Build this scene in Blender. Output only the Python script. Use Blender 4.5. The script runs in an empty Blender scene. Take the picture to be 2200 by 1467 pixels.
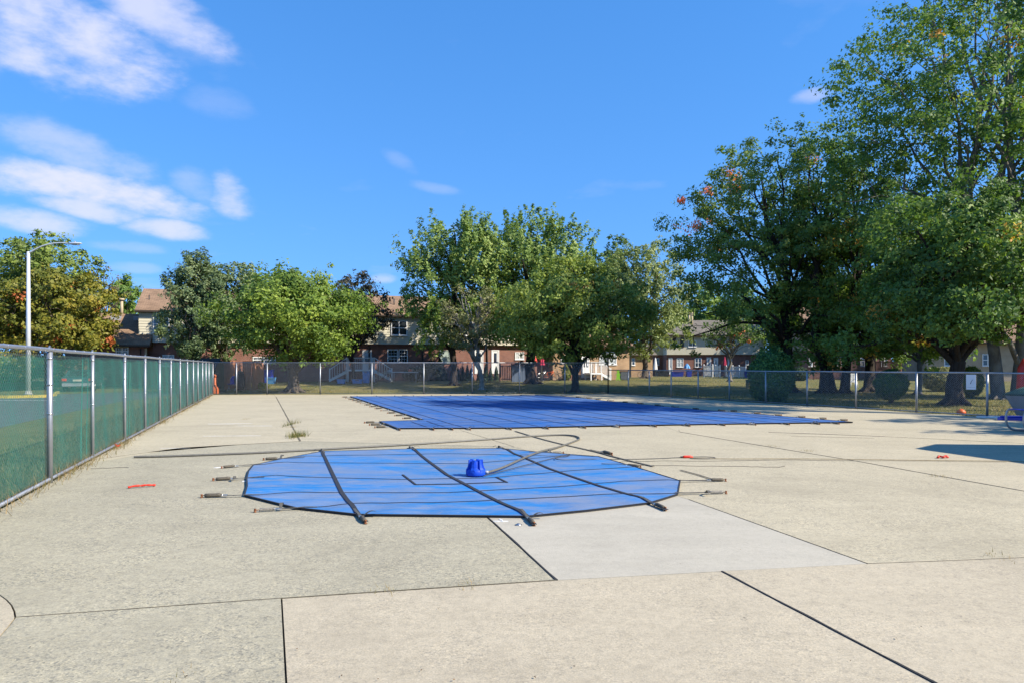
import bpy, math, random
import numpy as np
from mathutils import Vector

random.seed(7)
RNG = np.random.default_rng(11)
sc = bpy.context.scene
COL = sc.collection

# ------------------------------------------------------------------ camera, sky, sun, exposure
F, CX, HY, CH = 1550.0, 1100.0, 787.0, 1.6        # lens in picture pixels, optical axis, horizon row, eye height
cam = bpy.data.cameras.new("camera")
cam.lens = F / 2200.0 * 36.0
cam.sensor_width = 36.0
cam.shift_y = (HY - 733.5) / 2200.0
cam.clip_end = 3000
cam_o = bpy.data.objects.new("camera", cam)
cam_o.location = (0, 0, CH)
cam_o.rotation_euler = (math.radians(90), 0, 0)
COL.objects.link(cam_o)
sc.camera = cam_o

SUN_EL, SUN_BEHIND = math.radians(38), math.radians(22)   # sun to the right, a little behind the camera
S_DIR = Vector((math.cos(SUN_EL) * math.cos(SUN_BEHIND), -math.cos(SUN_EL) * math.sin(SUN_BEHIND), math.sin(SUN_EL)))
sun = bpy.data.lights.new("sun", 'SUN')
sun.energy = 5.0
sun.angle = math.radians(0.5)
sun.color = (1.0, 0.91, 0.76)
sun_o = bpy.data.objects.new("sun", sun)
sun_o.rotation_euler = S_DIR.to_track_quat('Z', 'Y').to_euler()
sun_o.location = (40, -20, 40)
COL.objects.link(sun_o)

world = bpy.data.worlds.new("World")
sc.world = world
world.use_nodes = True
WN = world.node_tree.nodes
WL = world.node_tree.links
WN.clear()


def wmath(op, a, b=None, c=None, clamp=False):
    n = WN.new('ShaderNodeMath')
    n.operation = op
    n.use_clamp = clamp
    for i, v in enumerate((a, b, c)):
        if v is None:
            continue
        if isinstance(v, (int, float)):
            n.inputs[i].default_value = v
        else:
            WL.new(v, n.inputs[i])
    return n.outputs[0]


def build_world():
    out = WN.new('ShaderNodeOutputWorld')
    bg = WN.new('ShaderNodeBackground')
    bg.inputs[1].default_value = 0.15
    sky = WN.new('ShaderNodeTexSky')
    sky.sky_type = 'NISHITA'
    sky.sun_disc = False
    sky.sun_elevation = SUN_EL
    sky.sun_rotation = math.atan2(S_DIR.x, S_DIR.y)
    sky.air_density = 1.0
    sky.dust_density = 0.0
    sky.altitude = 1200
    sky.ozone_density = 3.0
    hs = WN.new('ShaderNodeHueSaturation')
    hs.inputs['Hue'].default_value = 0.509
    hs.inputs['Saturation'].default_value = 1.56
    hs.inputs['Value'].default_value = 1.68
    gm = WN.new('ShaderNodeGamma')
    gm.inputs[1].default_value = 0.68
    WL.new(sky.outputs[0], gm.inputs[0])
    WL.new(gm.outputs[0], hs.inputs['Color'])
    tc = WN.new('ShaderNodeTexCoord')
    d = tc.outputs['Generated']
    sep = WN.new('ShaderNodeSeparateXYZ')
    WL.new(d, sep.inputs[0])
    # clear dry air: the band just over the horizon stays as blue as the sky above it
    lift = WN.new('ShaderNodeCombineXYZ')
    WL.new(sep.outputs[0], lift.inputs[0])
    WL.new(sep.outputs[1], lift.inputs[1])
    WL.new(wmath('MULTIPLY_ADD', sep.outputs[2], 0.80, 0.20), lift.inputs[2])
    nrm = WN.new('ShaderNodeVectorMath')
    nrm.operation = 'NORMALIZE'
    WL.new(lift.outputs[0], nrm.inputs[0])
    WL.new(nrm.outputs[0], sky.inputs[0])
    # flat cloud-layer coordinates: direction over its height
    zz = wmath('ADD', wmath('MAXIMUM', sep.outputs[2], 0.0), 0.12)
    comb = WN.new('ShaderNodeCombineXYZ')
    WL.new(wmath('DIVIDE', sep.outputs[0], zz), comb.inputs[0])
    WL.new(wmath('DIVIDE', sep.outputs[1], zz), comb.inputs[1])
    n1 = WN.new('ShaderNodeTexNoise')
    n1.inputs['Scale'].default_value = 2.1
    n1.inputs['Detail'].default_value = 6
    n1.inputs['Roughness'].default_value = 0.52
    WL.new(comb.outputs[0], n1.inputs['Vector'])
    n2 = WN.new('ShaderNodeTexNoise')                      # wisps in plain direction space
    n2.inputs['Scale'].default_value = 11.0
    n2.inputs['Detail'].default_value = 7
    n2.inputs['Roughness'].default_value = 0.60
    mp = WN.new('ShaderNodeMapping')
    mp.inputs['Scale'].default_value = (1.0, 1.0, 2.2)
    WL.new(d, mp.inputs[0])
    WL.new(mp.outputs[0], n2.inputs['Vector'])
    wob = wmath('MULTIPLY_ADD', n2.outputs['Fac'], 2.5, -1.25)
    # cloud banks: bearing, elevation, half widths (radians), roll, strength
    banks = []
    for px, py, rx, ry, roll, s in ((95, 75, 200, 105, .12, .95), (345, 30, 150, 52, .28, .8), (20, 20, 120, 80, 0, .5),
                                    (150, 398, 235, 44, .10, 1.0), (150, 318, 150, 50, .22, .5),
                                    (497, 415, 60, 48, .62, .8), (430, 400, 60, 36, .3, .3), (190, 447, 115, 26, .1, .85),
                                    (65, 472, 100, 28, .05, .8), (362, 495, 92, 25, .1, .85), (285, 532, 80, 14, 0, .3),
                                    (860, 350, 52, 20, .5, .16), (925, 403, 75, 15, .15, .22), (1748, 206, 48, 17, -.1, .45),
                                    (822, 600, 36, 14, 0, .55), (470, 225, 70, 34, 0, .14), (290, 575, 60, 13, 0, .25)):
        banks.append((Vector((px - CX, F, HY - py)).normalized(), rx / F, ry / F, roll, s))
    # the same kind of scattered banks goes on all round, out of frame
    rr = random.Random(3)
    for i in range(26):
        az = math.radians(rr.uniform(45, 310))
        el = math.radians(rr.uniform(9, 48))
        c = Vector((math.sin(az) * math.cos(el), math.cos(az) * math.cos(el), math.sin(el)))
        w_ = rr.uniform(.05, .15)
        banks.append((c, w_, w_ * rr.uniform(.2, .5), rr.uniform(-.2, .3), rr.uniform(.3, 1.0)))
    total = None
    for c, rx, ry, roll, s in banks:
        right = Vector((c.y, -c.x, 0)).normalized()
        up = right.cross(c)
        if up.z < 0:
            up = -up
        a = right * math.cos(roll) - up * math.sin(roll)
        b = right * math.sin(roll) + up * math.cos(roll)
        def dot(v):
            n = WN.new('ShaderNodeVectorMath')
            n.operation = 'DOT_PRODUCT'
            WL.new(d, n.inputs[0])
            n.inputs[1].default_value = v
            return n.outputs['Value']
        fwd = dot(c)
        dx = wmath('MULTIPLY', dot(a), 1.0 / rx)
        dy = wmath('MULTIPLY', dot(b), 1.0 / ry)
        r2 = wmath('ADD', wmath('MULTIPLY', dx, dx), wmath('MULTIPLY', dy, dy))
        r2 = wmath('ADD', r2, wob)
        m = WN.new('ShaderNodeMapRange')
        m.interpolation_type = 'SMOOTHERSTEP'
        m.inputs['From Min'].default_value = 1.05
        m.inputs['From Max'].default_value = -0.35
        m.inputs['To Max'].default_value = s
        WL.new(r2, m.inputs['Value'])
        mm = wmath('MULTIPLY', m.outputs[0], wmath('GREATER_THAN', fwd, 0.2))
        total = mm if total is None else wmath('MAXIMUM', total, mm)
    thin = wmath('MULTIPLY', wmath('SUBTRACT', n1.outputs['Fac'], 0.60, clamp=True), 0.9)
    cov = wmath('ADD', total, thin, clamp=True)
    mix = WN.new('ShaderNodeMix')
    mix.data_type = 'RGBA'
    WL.new(wmath('MULTIPLY', cov, 0.92), mix.inputs['Factor'])
    WL.new(hs.outputs[0], mix.inputs['A'])
    mix.inputs['B'].default_value = (3.3, 3.35, 4.2, 1)
    WL.new(mix.outputs['Result'], bg.inputs[0])
    WL.new(bg.outputs[0], out.inputs[0])


build_world()
sc.view_settings.view_transform = 'Standard'
sc.view_settings.look = 'None'
sc.view_settings.gamma = 1.0
sc.view_settings.exposure = 0.80
sc.view_settings.use_curve_mapping = False
sc.render.engine = 'CYCLES'
cy = sc.cycles
cy.max_bounces = 6
cy.diffuse_bounces = 3
cy.glossy_bounces = 3
cy.transmission_bounces = 4
cy.transparent_max_bounces = 12
cy.caustics_reflective = False
cy.caustics_refractive = False
cy.use_denoising = True
try:
    cy.denoiser = 'OPENIMAGEDENOISE'
    cy.denoising_input_passes = 'RGB_ALBEDO_NORMAL'
    cy.denoising_prefilter = 'ACCURATE'
except Exception:
    pass

# ------------------------------------------------------------------ helpers
ORG = {}


def G(x, y, z=0.0):
    """ground point seen at picture pixel (x, y), on level z"""
    Y = (CH - z) * F / (y - HY)
    return ((x - CX) * Y / F, Y, z)


def at(x, y, Y):
    """point at depth Y seen at picture pixel (x, y)"""
    return ((x - CX) * Y / F, Y, CH - (y - HY) * Y / F)


def gz(x, y):
    """terrain height: flat round the pool, the back lawn rises gently to the houses"""
    t = min(max((y - 47.0) / 13.0, 0), 1)
    return 0.42 * t * t * (3 - 2 * t)


def tag(o, label=None, cat=None, group=None, kind=None):
    if label:
        o["label"] = label
    if cat:
        o["category"] = cat
    if group:
        o["group"] = group
    if kind:
        o["kind"] = kind
    return o


def thing(name, label, cat, loc, group=None):
    o = bpy.data.objects.new(name, None)
    o.empty_display_size = 0.2
    o.location = loc
    COL.objects.link(o)
    ORG[o.name] = Vector(loc)
    return tag(o, label, cat, group)


def link(name, me, mat, parent, org):
    me.materials.append(mat)
    o = bpy.data.objects.new(name, me)
    COL.objects.link(o)
    if parent is not None:
        o.parent = parent
    else:
        o.location = org
    ORG[o.name] = org
    return o


class MB:
    def __init__(s):
        s.v = []
        s.f = []
        s.sm = []

    def add(s, vs, fs, smooth=False):
        b = len(s.v)
        s.v.extend([tuple(p) for p in vs])
        for f in fs:
            s.f.append([i + b for i in f])
            s.sm.append(smooth)
        return s

    def box(s, x0, x1, y0, y1, z0, z1):
        vs = [(x, y, z) for z in (z0, z1) for y in (y0, y1) for x in (x0, x1)]
        return s.add(vs, [(0, 2, 3, 1), (4, 5, 7, 6), (0, 1, 5, 4), (2, 6, 7, 3), (0, 4, 6, 2), (1, 3, 7, 5)])

    def obox(s, o, ex, ey, a0, a1, b0, b1, z0, z1):
        """box along two horizontal axes ex, ey from origin o"""
        vs = []
        for z in (z0, z1):
            for b in (b0, b1):
                for a in (a0, a1):
                    vs.append((o[0] + ex[0] * a + ey[0] * b, o[1] + ex[1] * a + ey[1] * b, z))
        return s.add(vs, [(0, 2, 3, 1), (4, 5, 7, 6), (0, 1, 5, 4), (2, 6, 7, 3), (0, 4, 6, 2), (1, 3, 7, 5)])

    def tube(s, pts, rad, n=6, smooth=True, cap=True):
        pts = [Vector(p) for p in pts]
        if not hasattr(rad, '__len__'):
            rad = [rad] * len(pts)
        vs = []
        prev = None
        for i, p in enumerate(pts):
            a = pts[max(i - 1, 0)]
            b = pts[min(i + 1, len(pts) - 1)]
            t = (b - a)
            t = t.normalized() if t.length > 1e-9 else Vector((0, 0, 1))
            if prev is None:
                u = t.cross(Vector((0, 0, 1)))
                if u.length < 0.1:
                    u = t.cross(Vector((0, 1, 0)))
                u.normalize()
            else:
                u = prev - t * prev.dot(t)
                u = u.normalized() if u.length > 1e-6 else t.orthogonal().normalized()
            prev = u
            w = t.cross(u)
            for k in range(n):
                an = 2 * math.pi * k / n
                vs.append(p + (u * math.cos(an) + w * math.sin(an)) * rad[i])
        fs = []
        for i in range(len(pts) - 1):
            for k in range(n):
                k2 = (k + 1) % n
                fs.append((i * n + k, i * n + k2, (i + 1) * n + k2, (i + 1) * n + k))
        if cap:
            fs.append(tuple(range(n))[::-1])
            fs.append(tuple(range((len(pts) - 1) * n, len(pts) * n)))
        return s.add(vs, fs, smooth)

    def lathe(s, c, prof, n=16, smooth=True):
        vs = []
        for r, z in prof:
            for k in range(n):
                a = 2 * math.pi * k / n
                vs.append((c[0] + r * math.cos(a), c[1] + r * math.sin(a), c[2] + z))
        fs = []
        for i in range(len(prof) - 1):
            for k in range(n):
                k2 = (k + 1) % n
                fs.append((i * n + k, i * n + k2, (i + 1) * n + k2, (i + 1) * n + k))
        fs.append(tuple(range(n))[::-1])
        fs.append(tuple(range((len(prof) - 1) * n, len(prof) * n)))
        return s.add(vs, fs, smooth)

    def prism(s, poly, z0, z1):
        """vertical prism over a ground polygon (x, y)"""
        n = len(poly)
        ar = sum(poly[i][0] * poly[(i + 1) % n][1] - poly[(i + 1) % n][0] * poly[i][1] for i in range(n))
        if ar < 0:
            poly = poly[::-1]
        vs = [(p[0], p[1], z0) for p in poly] + [(p[0], p[1], z1) for p in poly]
        fs = [tuple(range(n))[::-1], tuple(range(n, 2 * n))]
        for i in range(n):
            j = (i + 1) % n
            fs.append((i, j, n + j, n + i))
        return s.add(vs, fs)

    def build(s, name, mat, parent=None, local=False, org=None):
        if local:
            o = Vector((0, 0, 0))
        elif parent is not None:
            o = ORG[parent.name]
        else:
            o = Vector(org) if org is not None else Vector((0, 0, 0))
        me = bpy.data.meshes.new(name)
        me.from_pydata([(p[0] - o.x, p[1] - o.y, p[2] - o.z) for p in s.v], [], s.f)
        me.polygons.foreach_set('use_smooth', s.sm)
        me.update()
        return link(name, me, mat, parent, o)


def np_mesh(name, verts, nper, mat, parent=None, org=(0, 0, 0), tint=None, smooth=False):
    """many separate n-gons (nper corners each) as one mesh, with an optional per-face tint"""
    org = ORG[parent.name] if parent is not None else Vector(org)
    v = np.asarray(verts, dtype=np.float32).reshape(-1, 3) - np.array(org, dtype=np.float32)
    nf = len(v) // nper
    me = bpy.data.meshes.new(name)
    me.vertices.add(len(v))
    me.vertices.foreach_set('co', v.ravel())
    me.loops.add(len(v))
    me.loops.foreach_set('vertex_index', np.arange(len(v), dtype=np.int32))
    me.polygons.add(nf)
    me.polygons.foreach_set('loop_start', np.arange(0, len(v), nper, dtype=np.int32))
    me.polygons.foreach_set('loop_total', np.full(nf, nper, dtype=np.int32))
    if tint is not None:
        a = me.attributes.new('tint', 'FLOAT', 'FACE')
        a.data.foreach_set('value', np.asarray(tint, dtype=np.float32))
    me.update(calc_edges=True)
    return link(name, me, mat, parent, org)


# ------------------------------------------------------------------ materials
class NT:
    def __init__(s, name):
        s.m = bpy.data.materials.new(name)
        s.m.use_nodes = True
        s.n = s.m.node_tree.nodes
        s.l = s.m.node_tree.links
        s.n.clear()
        s.out = s.n.new('ShaderNodeOutputMaterial')
        s.b = s.n.new('ShaderNodeBsdfPrincipled')
        s.l.new(s.b.outputs[0], s.out.inputs[0])
        s.tc = s.n.new('ShaderNodeTexCoord')

    def coord(s, scale=(1, 1, 1), rot=(0, 0, 0), kind='Object'):
        m = s.n.new('ShaderNodeMapping')
        m.inputs['Scale'].default_value = scale
        m.inputs['Rotation'].default_value = rot
        s.l.new(s.tc.outputs[kind], m.inputs[0])
        return m.outputs[0]

    def noise(s, scale, detail=4, rough=.55, vec=None, dist=0.0):
        n = s.n.new('ShaderNodeTexNoise')
        n.inputs['Scale'].default_value = scale
        n.inputs['Detail'].default_value = detail
        n.inputs['Roughness'].default_value = rough
        n.inputs['Distortion'].default_value = dist
        s.l.new(vec if vec is not None else s.tc.outputs['Object'], n.inputs['Vector'])
        return n.outputs['Fac']

    def ramp(s, fac, stops):
        r = s.n.new('ShaderNodeValToRGB')
        e = r.color_ramp.elements
        while len(e) < len(stops):
            e.new(0.5)
        for i, (p, c) in enumerate(stops):
            e[i].position = p
            e[i].color = (c[0], c[1], c[2], 1) if hasattr(c, '__len__') else (c, c, c, 1)
        s.l.new(fac, r.inputs[0])
        return r.outputs[0]

    def mix(s, fac, a, b, blend='MIX'):
        n = s.n.new('ShaderNodeMix')
        n.data_type = 'RGBA'
        n.blend_type = blend
        for k, v in (('Factor', fac), ('A', a), ('B', b)):
            if isinstance(v, (int, float)):
                n.inputs[k].default_value = v
            elif hasattr(v, '__len__'):
                n.inputs[k].default_value = (v[0], v[1], v[2], 1)
            else:
                s.l.new(v, n.inputs[k])
        return n.outputs['Result']

    def col(s, c):
        if hasattr(c, '__len__'):
            s.b.inputs['Base Color'].default_value = (c[0], c[1], c[2], 1)
        else:
            s.l.new(c, s.b.inputs['Base Color'])

    def bump(s, h, strength=.3, dist=.01):
        b = s.n.new('ShaderNodeBump')
        b.inputs['Strength'].default_value = strength
        b.inputs['Distance'].default_value = dist
        s.l.new(h, b.inputs['Height'])
        s.l.new(b.outputs[0], s.b.inputs['Normal'])

    def set(s, rough=.7, metal=0.0, spec=.4):
        s.b.inputs['Roughness'].default_value = rough
        s.b.inputs['Metallic'].default_value = metal
        s.b.inputs['Specular IOR Level'].default_value = spec
        return s.m


def plain(name, c, rough=.6, var=.18, scale=6.0, metal=0.0, spec=.4, bump=0.0):
    t = NT(name)
    f = t.noise(scale, 5)
    lo = [x * (1 - var) for x in c]
    hi = [min(x * (1 + var), 1) for x in c]
    t.col(t.ramp(f, [(.3, lo), (.7, hi)]))
    if bump:
        t.bump(t.noise(scale * 8, 3), bump)
    return t.set(rough, metal, spec)


def concrete(name, c, speck, agg=95.0, mott=.75):
    """broom-worn concrete with exposed stone: fine dark and pale specks over blotches and streaks"""
    t = NT(name)
    big = t.noise(.55, 6, .6)
    st = t.noise(1.0, 5, .6, t.coord((.5, 2.6, 1), (0, 0, .33)))
    base = t.ramp(big, [(.25, [x * .86 for x in c]), (.5, c), (.75, [min(1, x * 1.09) for x in c])])
    base = t.mix(.35, base, t.ramp(st, [(.3, [x * .82 for x in c]), (.7, [min(1, x * 1.08) for x in c])]))
    fine = t.noise(agg, 3, .65)
    sp = t.ramp(fine, [(.30, .42), (.44, .90), (.56, 1.05), (.70, 1.38)])
    patch = t.ramp(t.noise(1.7, 5, .6), [(.35, speck * .35), (.68, speck)])
    base = t.mix(patch, base, t.mix(1.0, base, sp, 'MULTIPLY'))
    st = t.n.new('ShaderNodeTexVoronoi')                   # single stones of the aggregate
    st.inputs['Scale'].default_value = agg * .75
    t.l.new(t.tc.outputs['Object'], st.inputs['Vector'])
    sv = t.n.new('ShaderNodeSeparateColor')
    t.l.new(st.outputs['Color'], sv.inputs[0])
    stone = t.ramp(sv.outputs[0], [(0, (.52, .55, .62)), (.18, (.86, .87, .9)), (.5, (1, 1, 1)), (.85, (1.12, 1.10, 1.06)), (1, (1.32, 1.28, 1.2))])
    base = t.mix(patch, base, t.mix(1.0, base, stone, 'MULTIPLY'))
    v = t.n.new('ShaderNodeTexVoronoi')
    v.inputs['Scale'].default_value = agg * .33
    t.l.new(t.tc.outputs['Object'], v.inputs['Vector'])
    pit = t.ramp(v.outputs['Distance'], [(.05, 1.0), (.13, 0.0)])
    pm = t.n.new('ShaderNodeMath')
    pm.operation = 'MULTIPLY'
    t.l.new(pit, pm.inputs[0])
    t.l.new(t.ramp(t.noise(agg * .21, 1), [(.56, 0.0), (.64, .75)]), pm.inputs[1])
    base = t.mix(pm.outputs[0], base, [x * .33 for x in (.42, .40, .38)])
    stain = t.ramp(t.noise(.33, 8, .70, None, .8), [(.52, 0.0), (.68, .42)])
    base = t.mix(stain, base, [x * .62 for x in c])
    mot = t.ramp(t.noise(11, 6, .8), [(.32, .80), (.5, 1.0), (.68, 1.12)])
    base = t.mix(mott, base, t.mix(1.0, base, mot, 'MULTIPLY'))
    wet = t.ramp(t.noise(.9, 9, .62, None, 1.4), [(.545, 0.0), (.585, .07), (.68, .12)])
    base = t.mix(wet, base, [x * .55 for x in c])
    t.col(base)
    t.bump(t.noise(agg * .8, 3, .7), .35, .008)
    return t.set(.88, 0, .25)


MAT = {}
MAT['tan'] = concrete('tan_concrete', (.432, .374, .270), .6)
MAT['tan2'] = concrete('pale_tan_concrete', (.436, .383, .270), .8)
MAT['grey'] = concrete('grey_aggregate_concrete', (.362, .328, .236), 1.0, 80.0, .9)
MAT['grey2'] = concrete('worn_grey_concrete', (.424, .374, .264), .9, 85.0)
MAT['white'] = concrete('new_white_concrete', (.422, .388, .312), .30, 95.0, .4)
MAT['joint'] = plain('joint_dirt', (.035, .032, .026), .95, .3, 20)
MAT['joint_dirt'] = plain('dry_joint_dirt', (.105, .092, .062), .95, .4, 14)
MAT['tar'] = plain('black_joint_filler', (.022, .022, .022), .8, .3, 20)
MAT['galv'] = plain('galvanised_steel', (.36, .375, .40), .48, .10, 9, .75, .5)
MAT['galv_wire'] = plain('galvanised_wire', (.46, .48, .50), .45, .08, 9, .6, .5)
MAT['steel'] = plain('brushed_steel', (.5, .5, .5), .3, .15, 20, .9)
MAT['screen'] = plain('green_windscreen_fabric', (.020, .285, .215), .75, .12, 2)
MAT['screen_wire'] = plain('weathered_wire', (.15, .20, .185), .6, .1, 9, .2, .4)
MAT['strap'] = plain('black_webbing', (.026, .027, .032), .75, .25, 40)
MAT['strap_blue'] = plain('navy_webbing', (.012, .028, .085), .8, .2, 40)
MAT['strap_faint'] = plain('faded_blue_webbing', (.02, .055, .17), .8, .2, 40)
MAT['strap_grey'] = plain('weathered_webbing', (.085, .08, .068), .8, .3, 40)
MAT['sleeve'] = plain('dirty_spring_sleeve', (.10, .085, .062), .7, .45, 60, 0, .4, .4)
MAT['spring'] = plain('spring_steel', (.32, .30, .27), .4, .3, 60, .8)
MAT['rust'] = plain('rusty_steel', (.20, .075, .03), .8, .5, 50, .2)
MAT['hose'] = plain('grey_hose_rubber', (.115, .11, .095), .5, .18, 15)
MAT['cord'] = plain('dark_cord', (.05, .05, .05), .6, .2, 15)
MAT['cord_tan'] = plain('tan_cord', (.30, .24, .14), .7, .2, 15)
MAT['blue_plastic'] = plain('blue_plastic', (.006, .06, .46), .55, .18, 25, 0, .35)
MAT['red'] = plain('red_plastic', (.62, .035, .015), .45, .2, 20)
MAT['orange'] = plain('terracotta_orange_plastic', (.46, .105, .025), .5, .15, 9)
MAT['orange_net'] = plain('orange_plastic', (.75, .14, .02), .5, .15, 9)
MAT['white_paint'] = plain('white_paint', (.74, .74, .73), .5, .06, 5)
MAT['grey_paint'] = plain('grey_paint', (.30, .31, .33), .5, .1, 5)
MAT['dark'] = plain('dark_plastic', (.02, .021, .023), .5, .3, 10)
MAT['darkgreen'] = plain('dark_green_steel', (.035, .085, .065), .55, .25, 4)
MAT['wood'] = plain('stained_fence_wood', (.40, .185, .105), .8, .22, 4, 0, .2)
MAT['deckwood'] = plain('brown_deck_wood', (.23, .115, .07), .8, .25, 5, 0, .2)
MAT['royal'] = plain('royal_blue_fabric', (.012, .03, .30), .7, .15, 9)
MAT['sky_blue'] = plain('light_blue_plastic', (.06, .26, .55), .5, .15, 9)
MAT['slate_blue'] = plain('slate_blue_plastic', (.17, .22, .33), .6, .12, 6)
MAT['lime'] = plain('lime_green_plastic', (.25, .55, .03), .5, .15, 9)
MAT['magenta'] = plain('crimson_fabric', (.42, .03, .08), .8, .2, 9)
MAT['pole_white'] = plain('silver_pole_paint', (.60, .62, .63), .4, .07, 6, .3)
MAT['yellow'] = plain('yellow_kerb_paint', (.62, .44, .06), .75, .2, 8)
MAT['kerb'] = plain('kerb_concrete', (.36, .34, .30), .9, .2, 8)
MAT['asphalt'] = plain('asphalt', (.105, .107, .112), .9, .16, 3, 0, .25, .4)
MAT['line'] = plain('white_road_paint', (.62, .62, .60), .8, .15, 20)
MAT['tyre'] = plain('tyre_rubber', (.02, .02, .02), .8, .2, 10)
MAT['car'] = plain('teal_car_paint', (.04, .10, .11), .25, .08, 3, .2, .6)
MAT['glass'] = plain('window_glass', (.022, .028, .036), .06, .3, .8, 0, .9)
MAT['blind'] = plain('pale_window_blind', (.42, .45, .46), .5, .1, 1.5)
MAT['sage'] = plain('sage_window_shade', (.34, .40, .36), .6, .1, 2)
MAT['tan_trim'] = plain('tan_trim', (.42, .34, .22), .6, .1, 4)
MAT['brown_trim'] = plain('brown_trim', (.05, .035, .025), .6, .15, 6)
MAT['cream'] = plain('cream_siding', (.56, .52, .40), .6, .06, 2)
MAT['beige_wall'] = plain('beige_stucco', (.40, .32, .23), .85, .12, 2)


def brick(name, c1, c2, mortar):
    t = NT(name)
    b = t.n.new('ShaderNodeTexBrick')
    b.inputs['Color1'].default_value = (*c1, 1)
    b.inputs['Color2'].default_value = (*c2, 1)
    b.inputs['Mortar'].default_value = (*mortar, 1)
    b.inputs['Scale'].default_value = 1.0
    b.inputs['Mortar Size'].default_value = .012
    b.inputs['Brick Width'].default_value = .21
    b.inputs['Row Height'].default_value = .075
    b.inputs['Bias'].default_value = 0
    cmb = t.n.new('ShaderNodeCombineXYZ')
    sp = t.n.new('ShaderNodeSeparateXYZ')
    t.l.new(t.tc.outputs['Object'], sp.inputs[0])
    ad = t.n.new('ShaderNodeMath')
    ad.operation = 'ADD'
    t.l.new(sp.outputs[0], ad.inputs[0])
    t.l.new(sp.outputs[1], ad.inputs[1])
    t.l.new(ad.outputs[0], cmb.inputs[0])
    t.l.new(sp.outputs[2], cmb.inputs[1])
    t.l.new(cmb.outputs[0], b.inputs['Vector'])
    n = t.noise(1.1, 5)
    t.col(t.mix(.45, b.outputs['Color'], t.mix(1.0, b.outputs['Color'], t.ramp(n, [(.3, .6), (.7, 1.35)]), 'MULTIPLY')))
    t.bump(b.outputs['Fac'], -.3, .01)
    return t.set(.9, 0, .2)


MAT['brick'] = brick('red_brick', (.26, .088, .058), (.19, .062, .046), (.25, .20, .17))
MAT['brick_tan'] = brick('tan_brick', (.42, .245, .12), (.34, .19, .095), (.36, .30, .22))
MAT['brick_pink'] = brick('pinkish_brick', (.30, .13, .10), (.23, .10, .08), (.27, .2, .18))


def shingle(name, c):
    t = NT(name)
    b = t.n.new('ShaderNodeTexBrick')
    b.inputs['Color1'].default_value = (*c, 1)
    b.inputs['Color2'].default_value = (*[x * .72 for x in c], 1)
    b.inputs['Mortar'].default_value = (*[x * .45 for x in c], 1)
    b.inputs['Scale'].default_value = 1.0
    b.inputs['Mortar Size'].default_value = .012
    b.inputs['Brick Width'].default_value = .33
    b.inputs['Row Height'].default_value = .15
    t.l.new(t.coord((1, 1, 1)), b.inputs['Vector'])
    t.col(t.mix(.5, b.outputs['Color'], t.mix(1.0, b.outputs['Color'], t.ramp(t.noise(.8, 6), [(.3, .7), (.7, 1.3)]), 'MULTIPLY')))
    return t.set(.95, 0, .2)


MAT['roof'] = shingle('brown_shingles', (.30, .195, .125))
MAT['roof_grey'] = shingle('grey_shingles', (.21, .185, .155))


def cover_mat(name, c, dirt, dirtc, rough=.45, spec=.35):
    """vinyl pool cover: dusty smears and dried puddle marks over the blue"""
    t = NT(name)
    a = t.noise(.8, 7, .62, t.coord((.55, 1.7, 1), (0, 0, .28)), .8)
    m = t.ramp(a, [(.40, 0.0), (.56, dirt * .7), (.72, dirt * 1.1)])
    b = t.noise(2.6, 8, .7, t.coord((.5, 1.4, 1), (0, 0, .2)), 1.2)
    m2 = t.ramp(b, [(.47, 0.0), (.62, dirt * .85)])
    col = t.ramp(t.noise(.5, 4), [(.3, [x * .88 for x in c]), (.7, [min(1, x * 1.1) for x in c])])
    col = t.mix(m, col, dirtc)
    col = t.mix(m2, col, [min(1, x * 1.12) for x in dirtc])
    fx = t.ramp(t.noise(3.2, 9, .75, t.coord((.25, 2.2, 1), (0, 0, .15)), .4), [(.56, 0.0), (.66, .5)])
    col = t.mix(fx, col, [min(1, x * 1.35) for x in dirtc])
    sp = t.ramp(t.noise(24, 3, .7), [(.66, 0.0), (.74, .45)])
    col = t.mix(sp, col, (.5, .47, .42))
    t.col(col)
    t.bump(t.noise(5, 6, .6, t.coord((1, 2, 1))), .35, .03)
    return t.set(rough, 0, spec)


MAT['cover'] = cover_mat('bright_blue_cover_vinyl', (.016, .178, .48), .85, (.18, .215, .30))
MAT['cover_big'] = cover_mat('deep_blue_cover_vinyl', (.014, .100, .335), .5, (.15, .185, .27), .75, .05)


def grass_mat():
    t = NT('dry_lawn')
    a = t.noise(.16, 6, .62, None, .5)
    b = t.noise(1.3, 6, .7)
    f = t.noise(28, 4, .7)
    col = t.ramp(a, [(.30, (.075, .105, .025)), (.50, (.165, .15, .052)), (.68, (.29, .225, .10))])
    col = t.mix(.5, col, t.ramp(b, [(.3, (.07, .10, .02)), (.55, (.21, .18, .065)), (.75, (.34, .26, .12))]))
    col = t.mix(.7, col, t.mix(1.0, col, t.ramp(f, [(.25, .45), (.5, 1.0), (.75, 1.5)]), 'MULTIPLY'))
    t.col(col)
    t.bump(t.noise(16, 5, .75), .9, .08)
    return t.set(.95, 0, .1)


MAT['lawn'] = grass_mat()


def leaf_mat(name, stops, trans=.28):
    t = NT(name)
    at_ = t.n.new('ShaderNodeAttribute')
    at_.attribute_name = 'tint'
    c = t.ramp(at_.outputs['Fac'], stops)
    t.col(c)
    t.set(.55, 0, .3)
    tr = t.n.new('ShaderNodeBsdfTranslucent')
    t.l.new(t.mix(1.0, c, (1.25, 1.35, .6), 'MULTIPLY'), tr.inputs['Color'])
    mx = t.n.new('ShaderNodeMixShader')
    mx.inputs[0].default_value = trans
    t.l.new(t.b.outputs[0], mx.inputs[1])
    t.l.new(tr.outputs[0], mx.inputs[2])
    t.l.new(mx.outputs[0], t.out.inputs[0])
    return t.m


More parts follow.
